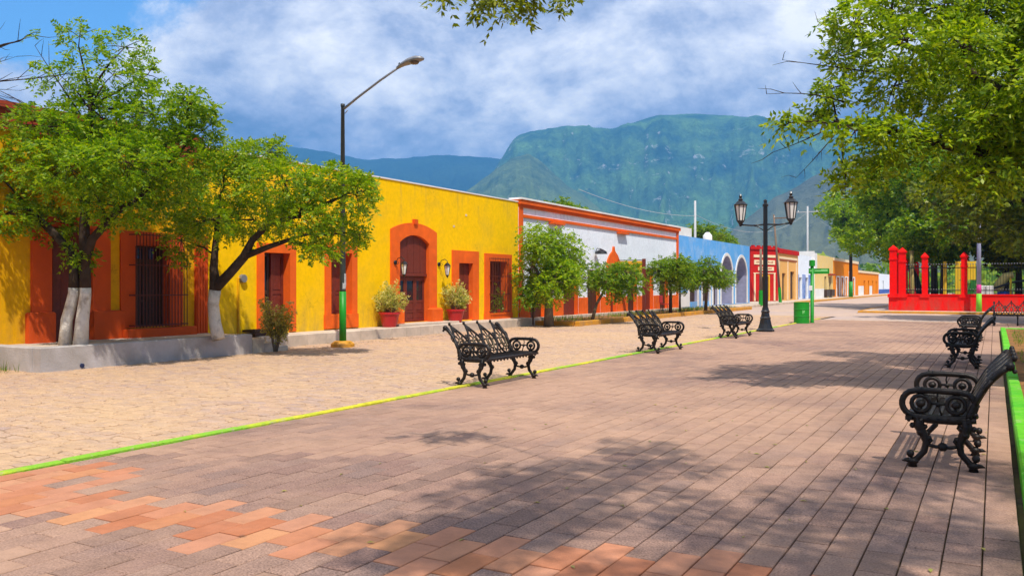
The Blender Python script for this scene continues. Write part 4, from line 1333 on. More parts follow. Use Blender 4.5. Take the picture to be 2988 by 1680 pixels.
def sconce(loc, label):
    t = thing('wall_lantern', loc, label, 'lantern', 'lanterns beside the arched door')
    b = MB()
    b.tube([(0, 0, 0), (0.04, 0, 0)], 0.07, 10)
    b.tube([(0.03, 0, 0), (0.12, 0, 0.13), (0.26, 0, 0.17), (0.36, 0, 0.10), (0.36, 0, 0.02)], 0.013, 6)
    b.tube([(0.04, 0, -0.02), (0.11, 0, -0.06), (0.16, 0, -0.01), (0.12, 0, 0.04), (0.08, 0, 0.02)], 0.009, 5)
    b.build('bracket', BLACKP, t, True)
    b = MB()
    b.lathe([(0.03, -0.42), (0.05, -0.40), (0.055, -0.37), (0.012, -0.47)], (0.36, 0, 0), 6)
    b.lathe([(0.13, -0.06), (0.125, -0.04), (0.06, 0.03), (0.02, 0.05)], (0.36, 0, 0), 6)
    for k in range(6):
        a = math.pi / 3 * k
        b.tube([(0.36 + 0.055 * math.cos(a), 0.055 * math.sin(a), -0.38), (0.36 + 0.115 * math.cos(a), 0.115 * math.sin(a), -0.05)], 0.009, 4)
    b.build('lantern_frame', BLACKP, t)
    b = MB()
    b.lathe([(0.045, -0.37), (0.10, -0.06)], (0.36, 0, 0), 6)
    b.build('lantern_glass', LGLASS, t)
    return t


sconce((XF + 0.05, 21.78, 2.28), 'left wall lantern of the arched door, seen against the orange jamb')
sconce((XF + 0.0, 24.30, 2.28), 'right wall lantern of the arched door, seen against yellow plaster')

# --- white house
ops = [dict(y0=30.9, y1=32.3, z0=0.2, z1=2.1), dict(y0=34.0, y1=35.6, z0=0.22, z1=2.3), dict(y0=36.6, y1=38.1, z0=0.22, z1=2.3), dict(y0=39.25, y1=40.15, z0=0.22, z1=2.35),
       dict(y0=41.6, y1=43.0, z0=0.22, z1=2.35), dict(y0=44.1, y1=45.5, z0=0.22, z1=2.5), dict(y0=46.5, y1=48.0, z0=0.22, z1=2.5)]
h2, _ = house('white_house', 'long white house with orange cornice bands and an ogee doorway behind small trees', 29.95, 49.75, 4.70, XF, WHT, ops, rev=ORG)
p = MB()
p.box(XF - 0.3, XF + 0.08, 29.95, 49.75, 4.702, 4.82)
p.box(XF - 0.3, XF + 0.16, 29.90, 49.82, 4.82, 5.0)
p.build('cornice', ORG, h2, world=True)
p = MB()
p.box(XF - 0.4, XF + 0.20, 29.86, 49.86, 5.0, 5.07)
p.build('cornice_cap', WHITET, h2, world=True)
p = MB()
p.box(XF - 0.02, XF + 0.07, 30.25, 49.45, 4.30, 4.42)
p.build('frieze_band', ORG, h2, world=True)
for a, b in ((29.96, 30.25), (49.45, 49.74)):
    p = MB()
    p.box(XF - 0.02, XF + 0.06, a, b, 0.2, 4.70)
    p.build('corner_pilaster', ORG, h2, world=True)
for a, b in ((30.26, 30.88), (32.32, 33.98), (35.62, 36.58), (38.12, 38.8), (40.6, 41.58), (43.02, 44.08), (45.52, 46.48), (48.02, 49.44)):
    p = MB()
    p.box(XF - 0.02, XF + 0.045, a, b, 0.10, 1.0)
    p.build('dado', ORG, h2, world=True)
for i, o in enumerate(ops):
    if i == 3:
        continue
    planks(h2, o, XF, 0.22, WOOD if i % 2 else WOOD2, 5)
o = ops[3]
planks(h2, o, XF, 0.22, WOOD, 4)
og = MB()
poly = [(38.8, 0.2), (39.24, 0.2), (39.24, 2.36), (40.16, 2.36), (40.16, 0.2), (40.58, 0.2), (40.58, 2.45), (40.46, 2.80), (40.2, 3.08), (39.86, 3.27), (39.78, 3.50), (39.62, 3.50), (39.54, 3.27), (39.2, 3.08), (38.92, 2.80), (38.8, 2.45)]
og.box(XF - 0.02, XF + 0.06, 38.8, 39.247, 0.2, 2.36)
og.box(XF - 0.02, XF + 0.06, 40.153, 40.58, 0.2, 2.36)
og.prism_x([(38.8, 2.362), (40.58, 2.362), (40.58, 2.5), (40.46, 2.82), (40.2, 3.08), (39.86, 3.27), (39.78, 3.50), (39.62, 3.50), (39.54, 3.27), (39.2, 3.08), (38.92, 2.82), (38.8, 2.5)], XF - 0.02, XF + 0.06)
og.build('ogee_surround', ORG, h2, world=True)
for a, z in ((33.2, 4.22), (40.77, 4.2)):
    p = MB()
    p.box(XF - 0.02, XF + 0.22, a - 0.6, a + 0.6, z - 0.03, z + 0.05)
    p.build('rain_spout', ORG, h2, world=True)
t = thing('wall_lantern', (XF, 37.5, 3.05), 'dark dome shaped wall lamp on the white house', 'lamp')
p = MB()
p.lathe([(0.30, 0), (0.26, 0.12), (0.12, 0.2), (0.03, 0.24)], (0.32, 0, 0), 10)
p.build('lamp_hood', BLACKP, t)
p = MB()
p.tube([(0, 0, 0.05), (0.1, 0, 0.27), (0.32, 0, 0.24)], 0.02, 6)
p.build('bracket', BLACKP, t)

# hanging sign on its post
t = thing('hanging_sign', (-15.15, 40.19, 0.1), 'yellow lettered signboard hung from a brown post before the white house', 'sign')
p = MB()
p.box(-0.07, 0.07, -0.07, 0.07, 0.0, 2.78)
p.build('post', WOOD, t)
p = MB()
p.box(-1.35, -0.09, -0.03, 0.03, 2.08, 2.68)
brd = p.build('board', SIGNY, t)
p = MB()
p.tube([(-1.42, 0, 2.72), (0.0, 0, 2.72)], 0.018, 6)
p.build('bracket', BLACKP, t)
for k, (a, b, z0_, z1_) in enumerate([(-1.28, -1.0, 2.38, 2.56), (-0.92, -0.62, 2.40, 2.60), (-0.55, -0.20, 2.42, 2.58), (-1.22, -0.90, 2.16, 2.30), (-0.80, -0.25, 2.18, 2.27)]):
    p = MB()
    pts = [(a + (b - a) * i / 8, -0.0315, (z0_ + z1_) / 2 + (z1_ - z0_) * 0.42 * math.sin(i * 2.4 + k)) for i in range(9)]
    for q0, q1 in zip(pts, pts[1:]):
        p.quad((q0[0], q0[1], q0[2] - 0.022), (q1[0], q1[1], q1[2] - 0.022), (q1[0], q1[1], q1[2] + 0.022), (q0[0], q0[1], q0[2] + 0.022))
    p.build('lettering', SIGNR, brd)

# garden chair and A-frame on the strip
t = thing('garden_chair', (-15.4, 44.0, 0.12), 'small rusty pink metal chair under the round tree', 'chair')
p = MB(); p.box(-0.22, 0.22, -0.22, 0.22, 0.42, 0.45); p.build('seat', POTR, t)
p = MB(); p.box(-0.24, -0.20, -0.22, 0.22, 0.5, 0.9); p.build('backrest', POTR, t)
for a in (-0.2, 0.2):
    for b in (-0.2, 0.2):
        p = MB(); p.tube([(a, b, 0), (a, b, 0.42 if a > 0 else 0.52)], 0.014, 6); p.build('leg', GRILLE, t)

# --- blue house with arcade
XB = -17.0
bo = [dict(y0=53.2, y1=54.9, z0=0.5, z1=2.5), dict(y0=56.0, y1=57.6, z0=0.5, z1=2.5), dict(y0=56.5 + 2.0, y1=59.6, z0=0.2, z1=2.5),
      dict(y0=60.5, y1=63.5, z0=0.2, z1=3.72, rise=1.3, depth=2.2), dict(y0=64.5, y1=67.8, z0=0.2, z1=3.72, rise=1.4, depth=2.2)]
h3, _ = house('blue_house', 'sky blue house with two tall white edged arches', 49.80, 68.70, 4.68, XB, BLU, bo, rev=LAV)
for o in bo[3:]:
    mb = surround(o, XB, 0.22, 0.22, out=0.04)
    mb.build('arch_border', WHITET, h3, world=True)
    p = MB()
    p.quad((XB - 2.195, o['y0'], 0.2), (XB - 2.195, o['y1'], 0.2), (XB - 2.195, o['y1'], 3.72), (XB - 2.195, o['y0'], 3.72))
    p.build('arcade_back_wall', LAV, h3, world=True)
    yc = (o['y0'] + o['y1']) / 2
    p = MB()
    p.box(XB - 2.18, XB - 2.1, yc - 0.9, yc + 0.5, 0.2, 2.6)
    p.build('door', GLASS, h3, world=True)
    p = MB()
    p.box(XB - 2.09, XB - 2.05, yc - 0.3, yc + 0.7, 1.4, 2.2)
    p.build('red_poster', REDF, h3, world=True)
for o in bo[:3]:
    surround(o, XB, 0.3, 0.3, out=0.04, zbot=0.2).build('window_surround', WHITET, h3, world=True)
    planks(h3, o, XB, 0.2, WOOD2, 4)
p = MB()
p.box(XB - 0.02, XB + 0.03, 49.82, 53.0 - 0.15, 0.2, 1.1)
p.build('dado', WHITET, h3, world=True)
p = MB()
p.box(XB - 3.4, XB - 0.6, 51.2, 55.6, 4.69, 5.35)
p.build('roof_parapet', WHITET, h3, world=True)
t = thing('water_tank', (XB - 1.6, 62.6, 4.68), 'small white rooftop tank on the blue house', 'tank')
p = MB(); p.lathe([(0.30, 0), (0.36, 0.08), (0.34, 0.6), (0.14, 0.82), (0.05, 0.85)], (0, 0, 0), 12); p.build('tank', WHITET, t, True)
p = MB(); p.lathe([(0.10, 0.84), (0.10, 0.92)], (0, 0, 0), 10); p.build('lid', BLACKP, t)

# --- red corner house with canted entrance, then its peach street front
P0, P1 = Vector((-18.7, 75.85)), Vector((-17.0, 79.0))
cant_len = (P1 - P0).length
ang = math.atan2((P1 - P0).y, (P1 - P0).x) - math.pi / 2      # local frame: front faces +x, runs along +y
h4 = thing('red_house', (P0.x, P0.y, 0), 'red corner shop with cream bands and canted doorway', 'house', None, ang)
lp = MB()
od = dict(y0=cant_len / 2 - 0.5, y1=cant_len / 2 + 0.5, z0=0.25, z1=2.35)
wall_front(lp, 0, cant_len, -0.09, 4.9, 0.0, [od], 0.3)
lp.quad((-6, 0, -0.09), (0, 0, -0.09), (0, 0, 4.9), (-6, 0, 4.9))
lp.quad((-6, 0, 4.9), (0, 0, 4.9), (0, cant_len, 4.9), (-6, cant_len, 4.9))
lp.build('wall', RED, h4)
for z0_, z1_, a, b in ((4.05, 4.28, 0.4, cant_len - 0.4), (3.42, 3.82, 0.45, cant_len - 0.45), (2.88, 3.22, 0.95, cant_len - 0.6)):
    p = MB(); p.box(-0.02, 0.05, a, b, z0_, z1_); p.build('cream_band', CREAMT, h4)
p = MB(); p.box(-0.02, 0.04, 0.35, cant_len - 0.35, 2.62, 2.70); p.build('string_course', CREAMT, h4)
for a in (0.42, cant_len - 0.60):
    p = MB(); p.box(-0.02, 0.06, a, a + 0.18, 0.2, 2.62); p.build('pilaster_strip', CREAMT, h4)
p = MB(); p.box(-0.3, 0.10, -0.05, cant_len + 0.05, 4.76, 4.98); p.build('cornice', RED, h4)
for a in (0.3, 1.0, 1.7, 2.4, 3.1):
    p = MB(); p.box(-0.2, 0.06, a, a + 0.22, 4.98, 5.12); p.build('battlement', RED, h4)
mb = surround(od, 0.0, 0.16, 0.16, out=0.05, zbot=0.2); mb.build('door_surround', SIGNY, h4)
p = MB(); p.box(-0.3, -0.26, od['y0'], od['y1'], 0.25, 2.35); p.build('door', WOOD2, h4)
for i, (a, b, z) in enumerate([(0.7, 1.5, 3.62), (1.9, 2.9, 3.62), (1.2, 2.0, 3.05), (2.2, 2.7, 3.05)]):
    p = MB()
    for k in range(6):
        q = a + (b - a) * k / 6
        p.quad((0.0515, q, z - 0.06), (0.0515, q + (b - a) * 0.11, z - 0.06), (0.0515, q + (b - a) * 0.11, z + 0.05 + 0.02 * (k % 3)), (0.0515, q, z + 0.05 + 0.02 * (k % 3)))
    p.build('worn_lettering', CORN, h4)
po = [dict(y0=80.7, y1=82.2, z0=0.25, z1=2.7), dict(y0=84.3, y1=86.2, z0=0.25, z1=2.9)]
h5, _ = house('peach_house', 'peach house with dark doorways and a red cornice beside the red corner shop', 79.05, 88.0, 4.5, XB, PEACH, po)
p = MB(); p.box(XB - 0.3, XB + 0.12, 79.05, 88.0, 4.51, 4.92); p.build('cornice', RED, h5, world=True)
p = MB(); p.box(XB - 0.02, XB + 0.05, 79.5, 87.4, 4.0, 4.2); p.build('cream_band', CREAMT, h5, world=True)
p = MB(); p.box(XB - 0.02, XB + 0.05, 79.5, 87.4, 3.86, 3.93); p.build('string_course', CORN, h5, world=True)
for a in (79.06, 82.9, 86.9):
    p = MB(); p.box(XB - 0.02, XB + 0.05, a, a + 0.3, 0.2, 3.85); p.build('pilaster_strip', CREAMT, h5, world=True)
for o in po:
    planks(h5, o, XB, 0.2, WOOD2, 4)

# --- farther houses
fo = [dict(y0=90, y1=91.6, z0=0.3, z1=2.4), dict(y0=93.5, y1=95, z0=0.3, z1=2.4)]
h6, _ = house('mural_house', 'low white house with a blue painted mural, before the cream house', 88.1, 97.0, 4.7, XB - 0.3, WHT, fo)
p = MB()
p.box(XB - 0.32, XB - 0.27, 88.3, 89.9, 0.2, 2.7); p.box(XB - 0.32, XB - 0.27, 91.7, 93.4, 0.2, 2.7); p.box(XB - 0.32, XB - 0.27, 95.1, 96.8, 0.2, 2.7)
p.build('mural', BLUED, h6, world=True)
for o in fo:
    planks(h6, o, XB - 0.3, 0.2, GREYWOOD, 3)
co = [dict(y0=103.2, y1=104.6, z0=0.35, z1=2.6), dict(y0=106.4, y1=107.8, z0=0.35, z1=2.6)]
h7, _ = house('cream_house', 'cream house with a white end wall and two dark windows', 97.1, 109.2, 4.95, XB, CREAM, co)
p = MB(); p.box(XB - 4, XB - 0.02, 97.02, 97.09, 0.0, 5.3); p.box(XB - 0.02, XB + 0.03, 97.02, 98.4, 2.9, 5.1); p.build('white_end_wall', WHITET, h7, world=True)
p = MB(); p.box(XB - 0.02, XB + 0.03, 97.2, 102.9, 0.1, 1.2); p.build('dado', WHITET, h7, world=True)
for o in co:
    planks(h7, o, XB, 0.2, WOOD2, 3)
    p = MB(); p.box(XB - 0.02, XB + 0.35, o['y0'] - 0.5, o['y1'] + 0.5, 0.3, 1.1); p.build('planter_box', WOOD2, h7, world=True)
p = MB(); p.box(XB - 0.02, XB + 0.4, 105.5, 108.6, 2.75, 2.95); p.build('awning', CORN, h7, world=True)
oo = [dict(y0=112 + 3.4 * k, y1=113.6 + 3.4 * k, z0=0.3, z1=2.6) for k in range(5)]
h8, _ = house('orange_house', 'orange house with white framed openings and a small statue niche', 109.3, 131.0, 4.6, XB, ORGW, oo)
p = MB(); p.box(XB - 0.3, XB + 0.1, 109.3, 131.0, 4.61, 4.95); p.build('cornice', CREAMT, h8, world=True)
for o in oo:
    surround(o, XB, 0.5, 0.15, out=0.05, zbot=0.2).build('window_surround', WHITET, h8, world=True)
    planks(h8, o, XB, 0.2, GREYWOOD, 3)
p = MB(); p.prism_x([(122.0, 2.76), (123.4, 2.76), (123.4, 3.3), (122.7, 3.9), (122.0, 3.3)], XB - 0.02, XB + 0.07); p.build('niche', WHITET, h8, world=True)
lo_ = [dict(y0=137 + 5 * k, y1=138.6 + 5 * k, z0=0.3, z1=2.3) for k in range(4)]
h9, _ = house('far_orange_house', 'farthest low orange house with a cream parapet', 131.1, 156.0, 3.4, XB, ORGW, lo_)
p = MB(); p.box(XB - 0.3, XB + 0.1, 131.1, 156.0, 3.41, 3.75); p.build('cornice', CREAMT, h9, world=True)
p = MB(); p.box(XB - 0.02, XB + 0.04, 131.2, 136.8, 0.1, 1.5); p.build('dado', WHITET, h9, world=True)
p = MB(); p.box(XB - 0.02, XB + 0.04, 143.7, 146.8, 0.1, 1.5); p.build('dado', WHITET, h9, world=True)
for o in lo_:
    planks(h9, o, XB, 0.2, WOOD2, 3)
h10, _ = house('far_white_house', 'farthest white house with a blue dado at the street end', 156.1, 180.0, 3.6, XB, WHT, [dict(y0=162, y1=164, z0=0.3, z1=2.4)])
p = MB(); p.box(XB - 0.02, XB + 0.06, 156.2, 179.8, 0.05, 0.9); p.build('dado', BPLAY, h10, world=True)

# ------------------------------------------------------------------ pavements in front of the houses
pv_ = MB()
pv_.box(-16.75, -15.9, 15.48, 30.0, -0.08, 0.28, 0.02)
pv = tag(pv_.build('pavement', CONCP), kind='structure')
e = MB()
y = 15.55
while y < 29.8:
    e.box(-15.9, -15.80, y, y + 0.72, -0.07, 0.272 + rr.uniform(-0.006, 0.006), 0.015)
    y += 0.73
tag(e.build('kerb', CONCP), kind='structure')
stp = MB()
stp.box(XF - 0.0 + 0.01, -15.95, 21.3, 24.6, 0.281, 0.345, 0.01)
tag(stp.build('doorstep', CONCP), kind='structure')
strip = MB()
strip.quad((-17.0, 30.02, 0.11), (-14.15, 30.02, 0.11), (-14.15, 57, 0.11), (-17.0, 57, 0.11))
tag(strip.build('planting_strip', SOIL), kind='structure')
k2 = MB()
k2.box(-14.15, -13.95, 30.0, 57.0, -0.06, 0.17, 0.02)
k2.box(-16.5, -14.16, 29.86, 30.0, -0.06, 0.168, 0.02)
tag(k2.build('kerb', OCHRE), kind='structure')
k3 = MB()
k3.box(-16.55, -16.3, 30.1, 49.7, 0.10, 0.24, 0.01)
tag(k3.build('base_course', CONCP), kind='structure')
p2 = MB()
p2.box(-18.5, -15.3, 57.02, 77.0, -0.06, 0.15, 0.02)
p2.box(-20, -15.2, 77.02, 185.0, -0.06, 0.155, 0.02)
tag(p2.build('pavement', CONCP), kind='structure')
k4 = MB()
k4.box(-15.2, -15.05, 77.0, 185, -0.06, 0.165, 0.02)
tag(k4.build('kerb', OCHRE), kind='structure')

# raised terrace with its white retaining wall and steps
ter = MB()
ter.box(-16.7, -15.22, 9.5, 14.3, -0.08, ZT - 0.02)
tag(ter.build('terrace', CONCP), kind='structure')
rt = thing('retaining_wall', (-15.1, 11.7, 0), 'low white plastered retaining wall under the two whitewashed trees', 'wall')
p = MB(); p.box(-15.22, -14.98, 9.25, 14.3, -0.08, ZT, 0.02); p.build('front_wall', CONC, rt, world=True)
p = MB(); p.box(-16.7, -15.225, 9.24, 9.49, -0.08, ZT - 0.004, 0.02); p.build('end_wall', CONC, rt, world=True)
p = MB(); p.tube([(-15.0, 10.05, 0.05), (-14.95, 10.05, 0.045)], 0.04, 10); p.build('drain_pipe', mat('dark_blue_pipe', (0.02, 0.03, 0.09), 0.6), rt, world=True)
sp = thing('stone_steps', (-15.4, 14.8, 0), 'worn stone steps at the right end of the white retaining wall', 'steps')
for k in range(3):
    p = MB(); p.box(-16.5, -14.98 + 0.0, 14.31 + 0.38 * k, 14.31 + 0.38 * (k + 1) - 0.006, -0.08, 0.31 - 0.10 * k, 0.02); p.build('step', STONE, sp, world=True)
t = thing('dry_shrub', (-14.7, 14.75, 0.06), 'thin straw coloured shrub at the foot of the stone steps', 'shrub')
w_ = MB()
rs_ = np.random.RandomState(14)
PP, AA_ = [], []
for k in range(44):
    a, ln = rs_.uniform(0, 6.28), rs_.uniform(0.5, 1.25)
    e_ = np.array([math.cos(a) * 0.55 * rs_.uniform(.3, 1), math.sin(a) * 0.5 * rs_.uniform(.3, 1), ln])
    m__ = e_ * np.array([.35, .35, .55])
    w_.tube([(e_[0] * .12, e_[1] * .12, -0.06), tuple(m__), tuple(e_)], [0.007, 0.005, 0.002], 4)
    for q in np.linspace(0.4, 1, 9):
        PP.append(m__ + (e_ - m__) * (q - .4) / .6)
        AA_.append(rs_.normal(0, 1, 3) + np.array([0, 0, .4]))
w_.build('stems', BARKL, t)
V, F = spray_leaves(np.array(PP), np.array(AA_), 0.15, 4, 0.065, 0.015, rs_)
np_mesh('foliage', V, F, leaf_mat('leaf_straw', (0.16, 0.18, 0.02), (0.36, 0.32, 0.05), (0.55, 0.46, 0.14), 0.4), t)
t = thing('low_crate', (-16.25, 15.75, 0.28), 'small dark crate on the pavement beside the nearest orange doorway', 'crate')
p = MB()
for z in (0.02, 0.10):
    p.box(-0.22, 0.22, -0.36, -0.33, z, z + 0.06); p.box(-0.22, 0.22, 0.33, 0.36, z, z + 0.06)
    p.box(0.19, 0.22, -0.33, 0.33, z, z + 0.06); p.box(-0.22, -0.19, -0.33, 0.33, z, z + 0.06)
p.build('sides', WOOD2, t)
p = MB(); p.box(-0.19, 0.19, -0.33, 0.33, 0.0, 0.02); p.build('bottom', WOOD2, t)


def pot_plant(loc, label, seed):
    t = thing('potted_plant', loc, label, 'potted plant', 'red pots beside the arched door')
    p = MB()
    p.lathe([(0.20, 0.0), (0.23, 0.08), (0.30, 0.38), (0.335, 0.40), (0.335, 0.46), (0.30, 0.46), (0.28, 0.40)], (0, 0, 0), 18)
    p.build('pot', POTR, t, False)
    r = np.random.RandomState(seed)
    s_ = MB()
    PP, AA = [], []
    for k in range(56):
        a, q = r.uniform(0, 6.28), r.uniform(0.1, 1)
        e_ = np.array([math.cos(a) * 0.52 * q, math.sin(a) * 0.52 * q, 0.45 + r.uniform(0.35, 0.95) * (1.15 - 0.5 * q)])
        b_ = np.array([math.cos(a) * 0.1, math.sin(a) * 0.1, 0.40])
        s_.tube([tuple(b_), tuple((b_ + e_) / 2 + np.array([0, 0, .06])), tuple(e_)], [0.009, 0.006, 0.003], 4)
        for w in np.linspace(0.25, 1, 8):
            PP.append(b_ + (e_ - b_) * w + r.normal(0, .02, 3))
            AA.append((e_ - b_) * 1.2 + r.normal(0, .4, 3))
    s_.build('stems', BARKL, t)
    V, F = spray_leaves(np.array(PP), np.array(AA), 0.16, 3, 0.085, 0.014, r, 0.2)
    np_mesh('foliage', V, F, L_VAR, t)
    return t


pot_plant((-16.18, 21.02, 0.28), 'red pot of pale variegated leaves left of the arched door', 3)
pot_plant((-16.18, 24.72, 0.28), 'red pot of pale variegated leaves between the arched door and the narrow door', 4)
t = thing('window_plant', (XF - 0.12, 28.55, 0.50), 'green leafy plant inside the grilled window of the yellow house', 'plant')
r_ = np.random.RandomState(5)
Pn = r_.normal(0, 1, (90, 3)) * np.array([0.04, 0.28, 0.28]) + np.array([0, 0, 0.35])
Pn[:, 2] = np.maximum(Pn[:, 2], 0.06)
V, F = spray_leaves(Pn, r_.normal(0, 1, (90, 3)) * np.array([.3, 1, 1]), 0.12, 3, 0.09, 0.025, r_)
V[:, 0] = np.clip(V[:, 0], -0.09, 0.10)
np_mesh('foliage', V, F, L_E, t)
p = MB(); p.lathe([(0.07, 0.0), (0.09, 0.14)], (0, 0, 0), 10); p.build('pot', POTR, t)

# ------------------------------------------------------------------ benches
BK = [(-0.19, 0.43), (-0.215, 0.50), (-0.255, 0.60), (-0.31, 0.70), (-0.375, 0.79), (-0.47, 0.885)]


def back_pt(tt, y):
    k = min(max(tt, 0), 1) * (len(BK) - 1)
    i = min(int(k), len(BK) - 2)
    f_ = k - i + max(tt - 1, 0) * (len(BK) - 1)
    return (BK[i][0] + (BK[i + 1][0] - BK[i][0]) * f_, y, BK[i][1] + (BK[i + 1][1] - BK[i][1]) * f_)


LEN = 1.66


def make_bench(loc, rz, label):
    t = thing('iron_bench', loc, label, 'bench', 'cast iron benches on the plaza', rz)

    def leg(y, sgn, foot=True):
        p = MB()
        pts = [(0.17, 0.425), (0.185, 0.36), (0.15, 0.29), (0.125, 0.22), (0.14, 0.14), (0.19, 0.08), (0.225, 0.045), (0.23, 0.0)]
        p.tube([(sgn * x, y, z) for x, z in pts], [0.046, 0.046, 0.036, 0.030, 0.028, 0.026, 0.030, 0.042], 7, flat=0.75)
        p.ball((sgn * 0.248, y, 0.112), 0.034, 7, 5)
        p.ball((sgn * 0.105, y, 0.255), 0.024, 6, 4)
        p.tube([(sgn * 0.12, y, 0.20), (sgn * 0.085, y, 0.24), (sgn * 0.10, y, 0.275)], [0.016, 0.014, 0.008], 5)
        p.ball((sgn * 0.225, y, 0.052), 0.046, 7, 5, 0.7)
        p.tube([(sgn * 0.24, y, 0.05), (sgn * 0.285, y, 0.055), (sgn * 0.315, y, 0.045)], [0.024, 0.018, 0.004], 5)
        p.ball((sgn * 0.232, y, 0.355), 0.026, 6, 4)
        p.ball((sgn * 0.135, y, 0.35), 0.022, 6, 4)
        p.ball((sgn * 0.168, y, 0.30), 0.036, 6, 4)
        p.build('leg', IRON, t, True)

    for y in (0.04, LEN - 0.04):
        leg(y, 1)
        leg(y, -1)
        p = MB()
        p.tube([(-0.125, y, 0.20), (-0.05, y, 0.185), (0, y, 0.19), (0.05, y, 0.185), (0.125, y, 0.20)], 0.015, 6)
        p.ball((0, y, 0.188), 0.042, 8, 6, 0.9)
        p.build('stretcher', IRON, t, True)
        # arm: elongated hoop with two volutes
        p = MB()
        pts = []
        n = 22
        for k in range(n + 1):
            a = math.pi * 2 * k / n - math.pi / 2
            cx = 0.035 + 0.155 * (1 if math.cos(a) > 0 else -1) * min(1, abs(math.cos(a)) * 3)
            pts.append((cx + 0.125 * math.cos(a), y, 0.545 + 0.115 * math.sin(a)))
        p.tube(pts, 0.027, 7, cap=False, flat=0.85)
        p.tube([(-0.25, y, 0.425), (-0.08, y, 0.415), (0.1, y, 0.415), (0.28, y, 0.425)], [0.024, 0.036, 0.036, 0.024], 6)
        p.ball((0.035, y, 0.545), 0.024, 7, 5)
        p.tube([(-0.04, y, 0.55), (0.11, y, 0.55)], 0.013, 5)
        p.tube([(0.035, y, 0.55), (0.02, y, 0.49), (0.0, y, 0.43)], 0.009, 5)
        p.tube([(0.035, y, 0.55), (0.045, y, 0.60), (0.035, y, 0.65)], 0.008, 5)
        p.tube([(0.17, y, 0.65), (0.205, y, 0.69)], [0.016, 0.006], 5)
        p.ball((0.16, y, 0.668), 0.022, 6, 4)
        for k in range(5):
            p.ball((-0.12 + 0.07 * k, y, 0.398), 0.016, 5, 4)
        arm = p.build('arm', IRON, t, True)
        for cx in (-0.10, 0.17):
            q = MB()
            q.ring((cx, y, 0.545), (1, 0, 0), (0, 0, 1), 0.070, 0.070, 0.019, 14, 6)
            q.ball((cx, y, 0.545), 0.040, 8, 5, 0.85)
            q.tube([(cx, y, 0.51), (cx + (0.04 if cx < 0 else -0.04), y, 0.43)], 0.014, 5)
            q.build('scroll', IRON, arm, True)
        # curved back post with knob
        p = MB()
        p.tube([back_pt(k / 8, y) for k in range(9)], [0.034, 0.032, 0.030, 0.028, 0.027, 0.026, 0.025, 0.027, 0.034], 7)
        e_ = back_pt(1.0, y)
        p.ball((e_[0] - 0.02, y, e_[2] + 0.005), 0.042, 7, 5)
        q_ = back_pt(0.12, y)
        p.ball((q_[0] - 0.035, y, q_[2]), 0.026, 6, 4)
        p.ball((e_[0] - 0.055, y, e_[2] - 0.035), 0.020, 6, 4)
        p.build('back_post', IRON, t, True)
    leg(LEN / 2, -1)
    # seat: front and rear rail, grid of cast bars
    p = MB()
    p.box(0.235, 0.285, -0.02, LEN + 0.02, 0.405, 0.440)
    p.box(-0.215, -0.175, -0.02, LEN + 0.02, 0.405, 0.440)
    p.box(0.15, 0.17, 0.0, LEN, 0.385, 0.405)
    seat = p.build('seat', IRON, t)
    p = MB()
    for k in range(5):
        x = -0.12 + 0.075 * k
        p.box(x - 0.012, x + 0.012, 0.0, LEN, 0.421, 0.434)
    for k in range(27):
        y = 0.03 + (LEN - 0.06) * k / 26
        p.box(-0.174, 0.234, y - 0.011, y + 0.011, 0.408, 0.4205)
    p.build('seat_grid', IRON, seat)
    p = MB()
    for k in range(16):
        p.ball((0.262, 0.06 + (LEN - 0.12) * k / 15, 0.397), 0.018, 5, 4)
    p.build('seat_fringe', IRON, seat)
    # backrest: four pointed oval shields
    W = LEN / 4
    prof = [(0.0, 0.035), (0.10, 0.10), (0.22, 0.155), (0.38, 0.19), (0.55, 0.185), (0.70, 0.145), (0.84, 0.085), (0.97, 0.038), (1.10, 0.0)]
    for k in range(4):
        yc = W * (k + 0.5)
        p = MB()
        for sg in (-1, 1):
            p.tube([back_pt(a, yc + sg * w) for a, w in prof], [0.019] * 7 + [0.018, 0.012], 6)
        e_ = back_pt(1.10, yc)
        p.ball((e_[0] - 0.008, yc, e_[2] + 0.012), 0.024, 6, 5, 1.3)
        p.ball(back_pt(0.90, yc), 0.024, 6, 4)
        p.tube([back_pt(0.80, yc), back_pt(1.08, yc)], 0.012, 5)
        c = Vector(back_pt(0.46, yc))
        ax, ay = Vector((0, 1, 0)), (Vector(back_pt(0.8, yc)) - Vector(back_pt(0.2, yc))).normalized()
        for j in range(10):      # spokes and leaf scrolls from ring to rim
            a = 2 * math.pi * j / 10 + 0.3
            s_ = c + ax * (0.088 * math.cos(a)) + ay * (0.122 * math.sin(a))
            tt = 0.46 + 0.40 * math.sin(a)
            w = float(np.interp(tt, [q[0] for q in prof], [q[1] for q in prof]))
            yy = yc + max(-w, min(w, 0.21 * math.cos(a)))
            e2 = Vector(back_pt(tt, yy))
            p.tube([tuple(s_), tuple(e2)], 0.011, 4, cap=False)
            p.ball(tuple((s_ + e2) / 2), 0.017, 5, 4)
        for sg in (-1, 1):
            p.ring(back_pt(0.10, yc + sg * 0.155), ax, ay, 0.042, 0.045, 0.010, 10, 5)
            p.ring(back_pt(0.66, yc + sg * 0.205), ax, ay, 0.030, 0.050, 0.009, 10, 5)
            p.tube([back_pt(0.60, yc + sg * 0.185), back_pt(0.76, yc + sg * 0.207)], 0.010, 4)
        sh_ = p.build('back_shield', IRON, t, True)
        q = MB()
        q.ring(c, ax, ay, 0.080, 0.112, 0.016, 18, 6)
        tag(q.build('oval_ring', BRASS, sh_, True), 'worn lighter oval ring')
        q = MB()
        q.ring(c, ax, ay, 0.042, 0.066, 0.010, 12, 5)
        q.build('inner_rosette', IRON, sh_, True)
    p = MB()
